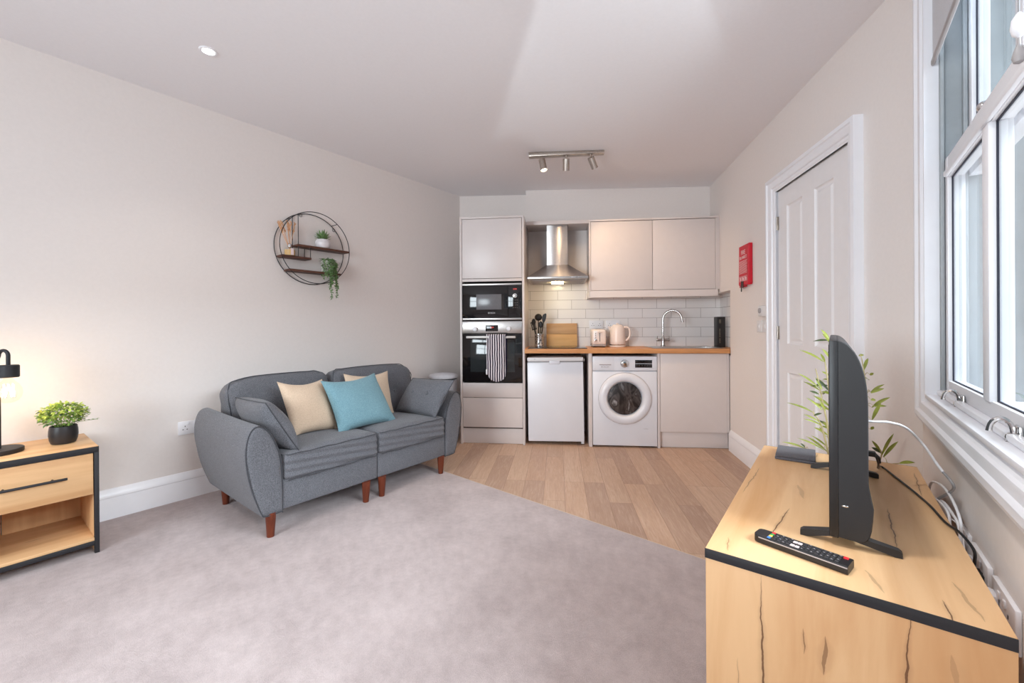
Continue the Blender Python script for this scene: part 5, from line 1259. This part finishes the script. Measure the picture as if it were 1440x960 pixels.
b = B(); b.box(-.012, .012, -.012, .010, -.008, .008, .003, mat=Matrix.Translation((.018, -.012, .022))); b.tube([(.025, -.014, .022), (.036, -.006, .010), (.040, .008, -.008)], [.007, .006, .0042], 8); b.done('connector', 'dark', pc_)
cable('aerial_cable', 'white aerial cable curving from the television towards the wall', [(.062, 1.70, .832), (.093, 1.70, .832), (.136, 1.74, .828), (.180, 1.78, .808), (.221, 1.80, .757), (.236, 1.72, .728), (.246, 1.685, .711)], .0036, 'cablew')
cable('aerial_cable', 'grey cable end looping back below the white television cable', [(.246, 1.685, .711), (.256, 1.652, .698), (.262, 1.655, .680), (.260, 1.70, .652), (.252, 1.80, .600), (.250, 1.87, .555)], .0036, 'cableg')
cable('white_cable', 'white cable in the tallest loop above the wall sockets', [(.256, 2.00, .555), (.258, 1.97, .597), (.258, 1.90, .622), (.258, 1.784, .645), (.258, 1.678, .650), (.258, 1.593, .638), (.258, 1.552, .617), (.258, 1.560, .574), (.258, 1.578, .550)], .0034, 'cablew')
cable('white_cable', 'white cable in the middle loop above the wall sockets', [(.254, 1.92, .545), (.256, 1.858, .582), (.256, 1.741, .608), (.256, 1.63, .614), (.256, 1.568, .609), (.256, 1.545, .581), (.256, 1.535, .545)], .0034, 'cablew')
cable('white_cable', 'white cable in the lowest loop above the wall sockets', [(.249, 1.90, .555), (.249, 1.815, .592), (.249, 1.71, .609), (.249, 1.644, .610), (.248, 1.618, .594), (.248, 1.61, .55)], .0034, 'cablew')
cable('thin_cable', 'thin pale wire crossing the furthest socket plate', [(.247, 1.70, .570), (.249, 1.66, .596), (.258, 1.60, .602), (.262, 1.56, .596), (.258, 1.52, .575), (.258, 1.50, .555)], .0013, 'cablew')

# ================================================================== LIGHT
def area(name, loc, to, sx, sy, e, c, spread=pi):
    L = bpy.data.lights.new(name, 'AREA'); L.shape = 'RECTANGLE'; L.spread = spread; L.size, L.size_y, L.energy, L.color = sx, sy, e, c
    o = bpy.data.objects.new(name, L); C.objects.link(o); o.location = loc; o.rotation_euler = (Vector(to) - Vector(loc)).to_track_quat('-Z', 'Y').to_euler(); return o
area('daylight_side_window', (4.2, 1.55, 4.2), (-.9, 1.8, .7), 3.4, 3.0, 900, (.88, .945, 1.0))
area('daylight_side_ground', (3.0, 1.9, -1.1), (-1.6, 1.3, 2.6), 3.0, 2.2, 300, (.92, .96, 1.0))
area('daylight_rear_window', (-1.35, -2.75, 1.75), (-1.95, 2.6, 1.2), 1.9, 1.6, 90, (.92, .96, 1.0), 2.15)
for x, y, pw in ((-.45, .95, 52), (-1.7, -.4, 50), (-2.66, -.9, 4)):                        # added unseen fill spots at the ceiling, overhead and behind
    L = bpy.data.lights.new('downlight_and_fill_lamp', 'SPOT'); L.energy = pw; L.color = (1, .965, .93); L.spot_size = 2.2; L.spot_blend = 1.0; L.shadow_soft_size = .06
    lo = bpy.data.objects.new('downlight_and_fill_lamp', L); C.objects.link(lo); lo.location = (x, y, ceil_z(x) - .03)
L = bpy.data.lights.new('sun_glint_from_below', 'SPOT'); L.energy = 210; L.color = (.90, .96, 1.0); L.spot_size = .50; L.spot_blend = 1.0; L.shadow_soft_size = .012
gl = bpy.data.objects.new('sun_glint_from_below', L); C.objects.link(gl); gl.location = (1.30, -.585, .42); gl.rotation_euler = (Vector((-1.02, 1.86, 2.58)) - gl.location).to_track_quat('-Z', 'Y').to_euler()

W = bpy.data.worlds.new('world'); bpy.context.scene.world = W; W.use_nodes = True
bg = W.node_tree.nodes['Background']; bg.inputs['Color'].default_value = (.86, .93, 1.0, 1); bg.inputs['Strength'].default_value = .5

# ================================================================== CAMERA
YAW, PITCH, ROLL, FPX, CYP, H = .6532, -.00165981, -.00620496, 590.3416, 460.7044, 1.13
cr, sr, cp, sp = cos(ROLL), sin(ROLL), cos(PITCH), sin(PITCH); a, b = cos(YAW), sin(YAW)
R1 = Matrix(((cr, 0, sr), (0, 1, 0), (-sr, 0, cr))); R2 = Matrix(((1, 0, 0), (0, cp, sp), (0, -sp, cp))); R3 = Matrix(((a, b, 0), (-b, a, 0), (0, 0, 1)))
RR = R1 @ R2 @ R3
right, fwd, up = Vector(RR[0]), Vector(RR[1]), Vector(RR[2])
cam = bpy.data.cameras.new('camera'); cam.sensor_width = 36; cam.sensor_fit = 'HORIZONTAL'; cam.lens = FPX / 1440 * 36; cam.shift_y = (CYP - 480) / 1440; cam.clip_start = .02
co = bpy.data.objects.new('camera', cam); C.objects.link(co)
mw_ = Matrix.Identity(4)
for i in range(3): mw_[i][0] = right[i]; mw_[i][1] = up[i]; mw_[i][2] = -fwd[i]
mw_[2][3] = H; co.matrix_world = mw_
sc = bpy.context.scene; sc.camera = co
sc.view_settings.view_transform = 'Standard'; sc.view_settings.look = 'None'; sc.view_settings.exposure = 0.17; sc.view_settings.gamma = 1.0; sc.view_settings.use_curve_mapping = False
sc.cycles.use_denoising = True; sc.cycles.max_bounces = 10; sc.cycles.diffuse_bounces = 6; sc.cycles.glossy_bounces = 4; sc.cycles.transparent_max_bounces = 12
sc.cycles.sample_clamp_indirect = 6.0; sc.cycles.caustics_reflective = False; sc.cycles.caustics_refractive = False
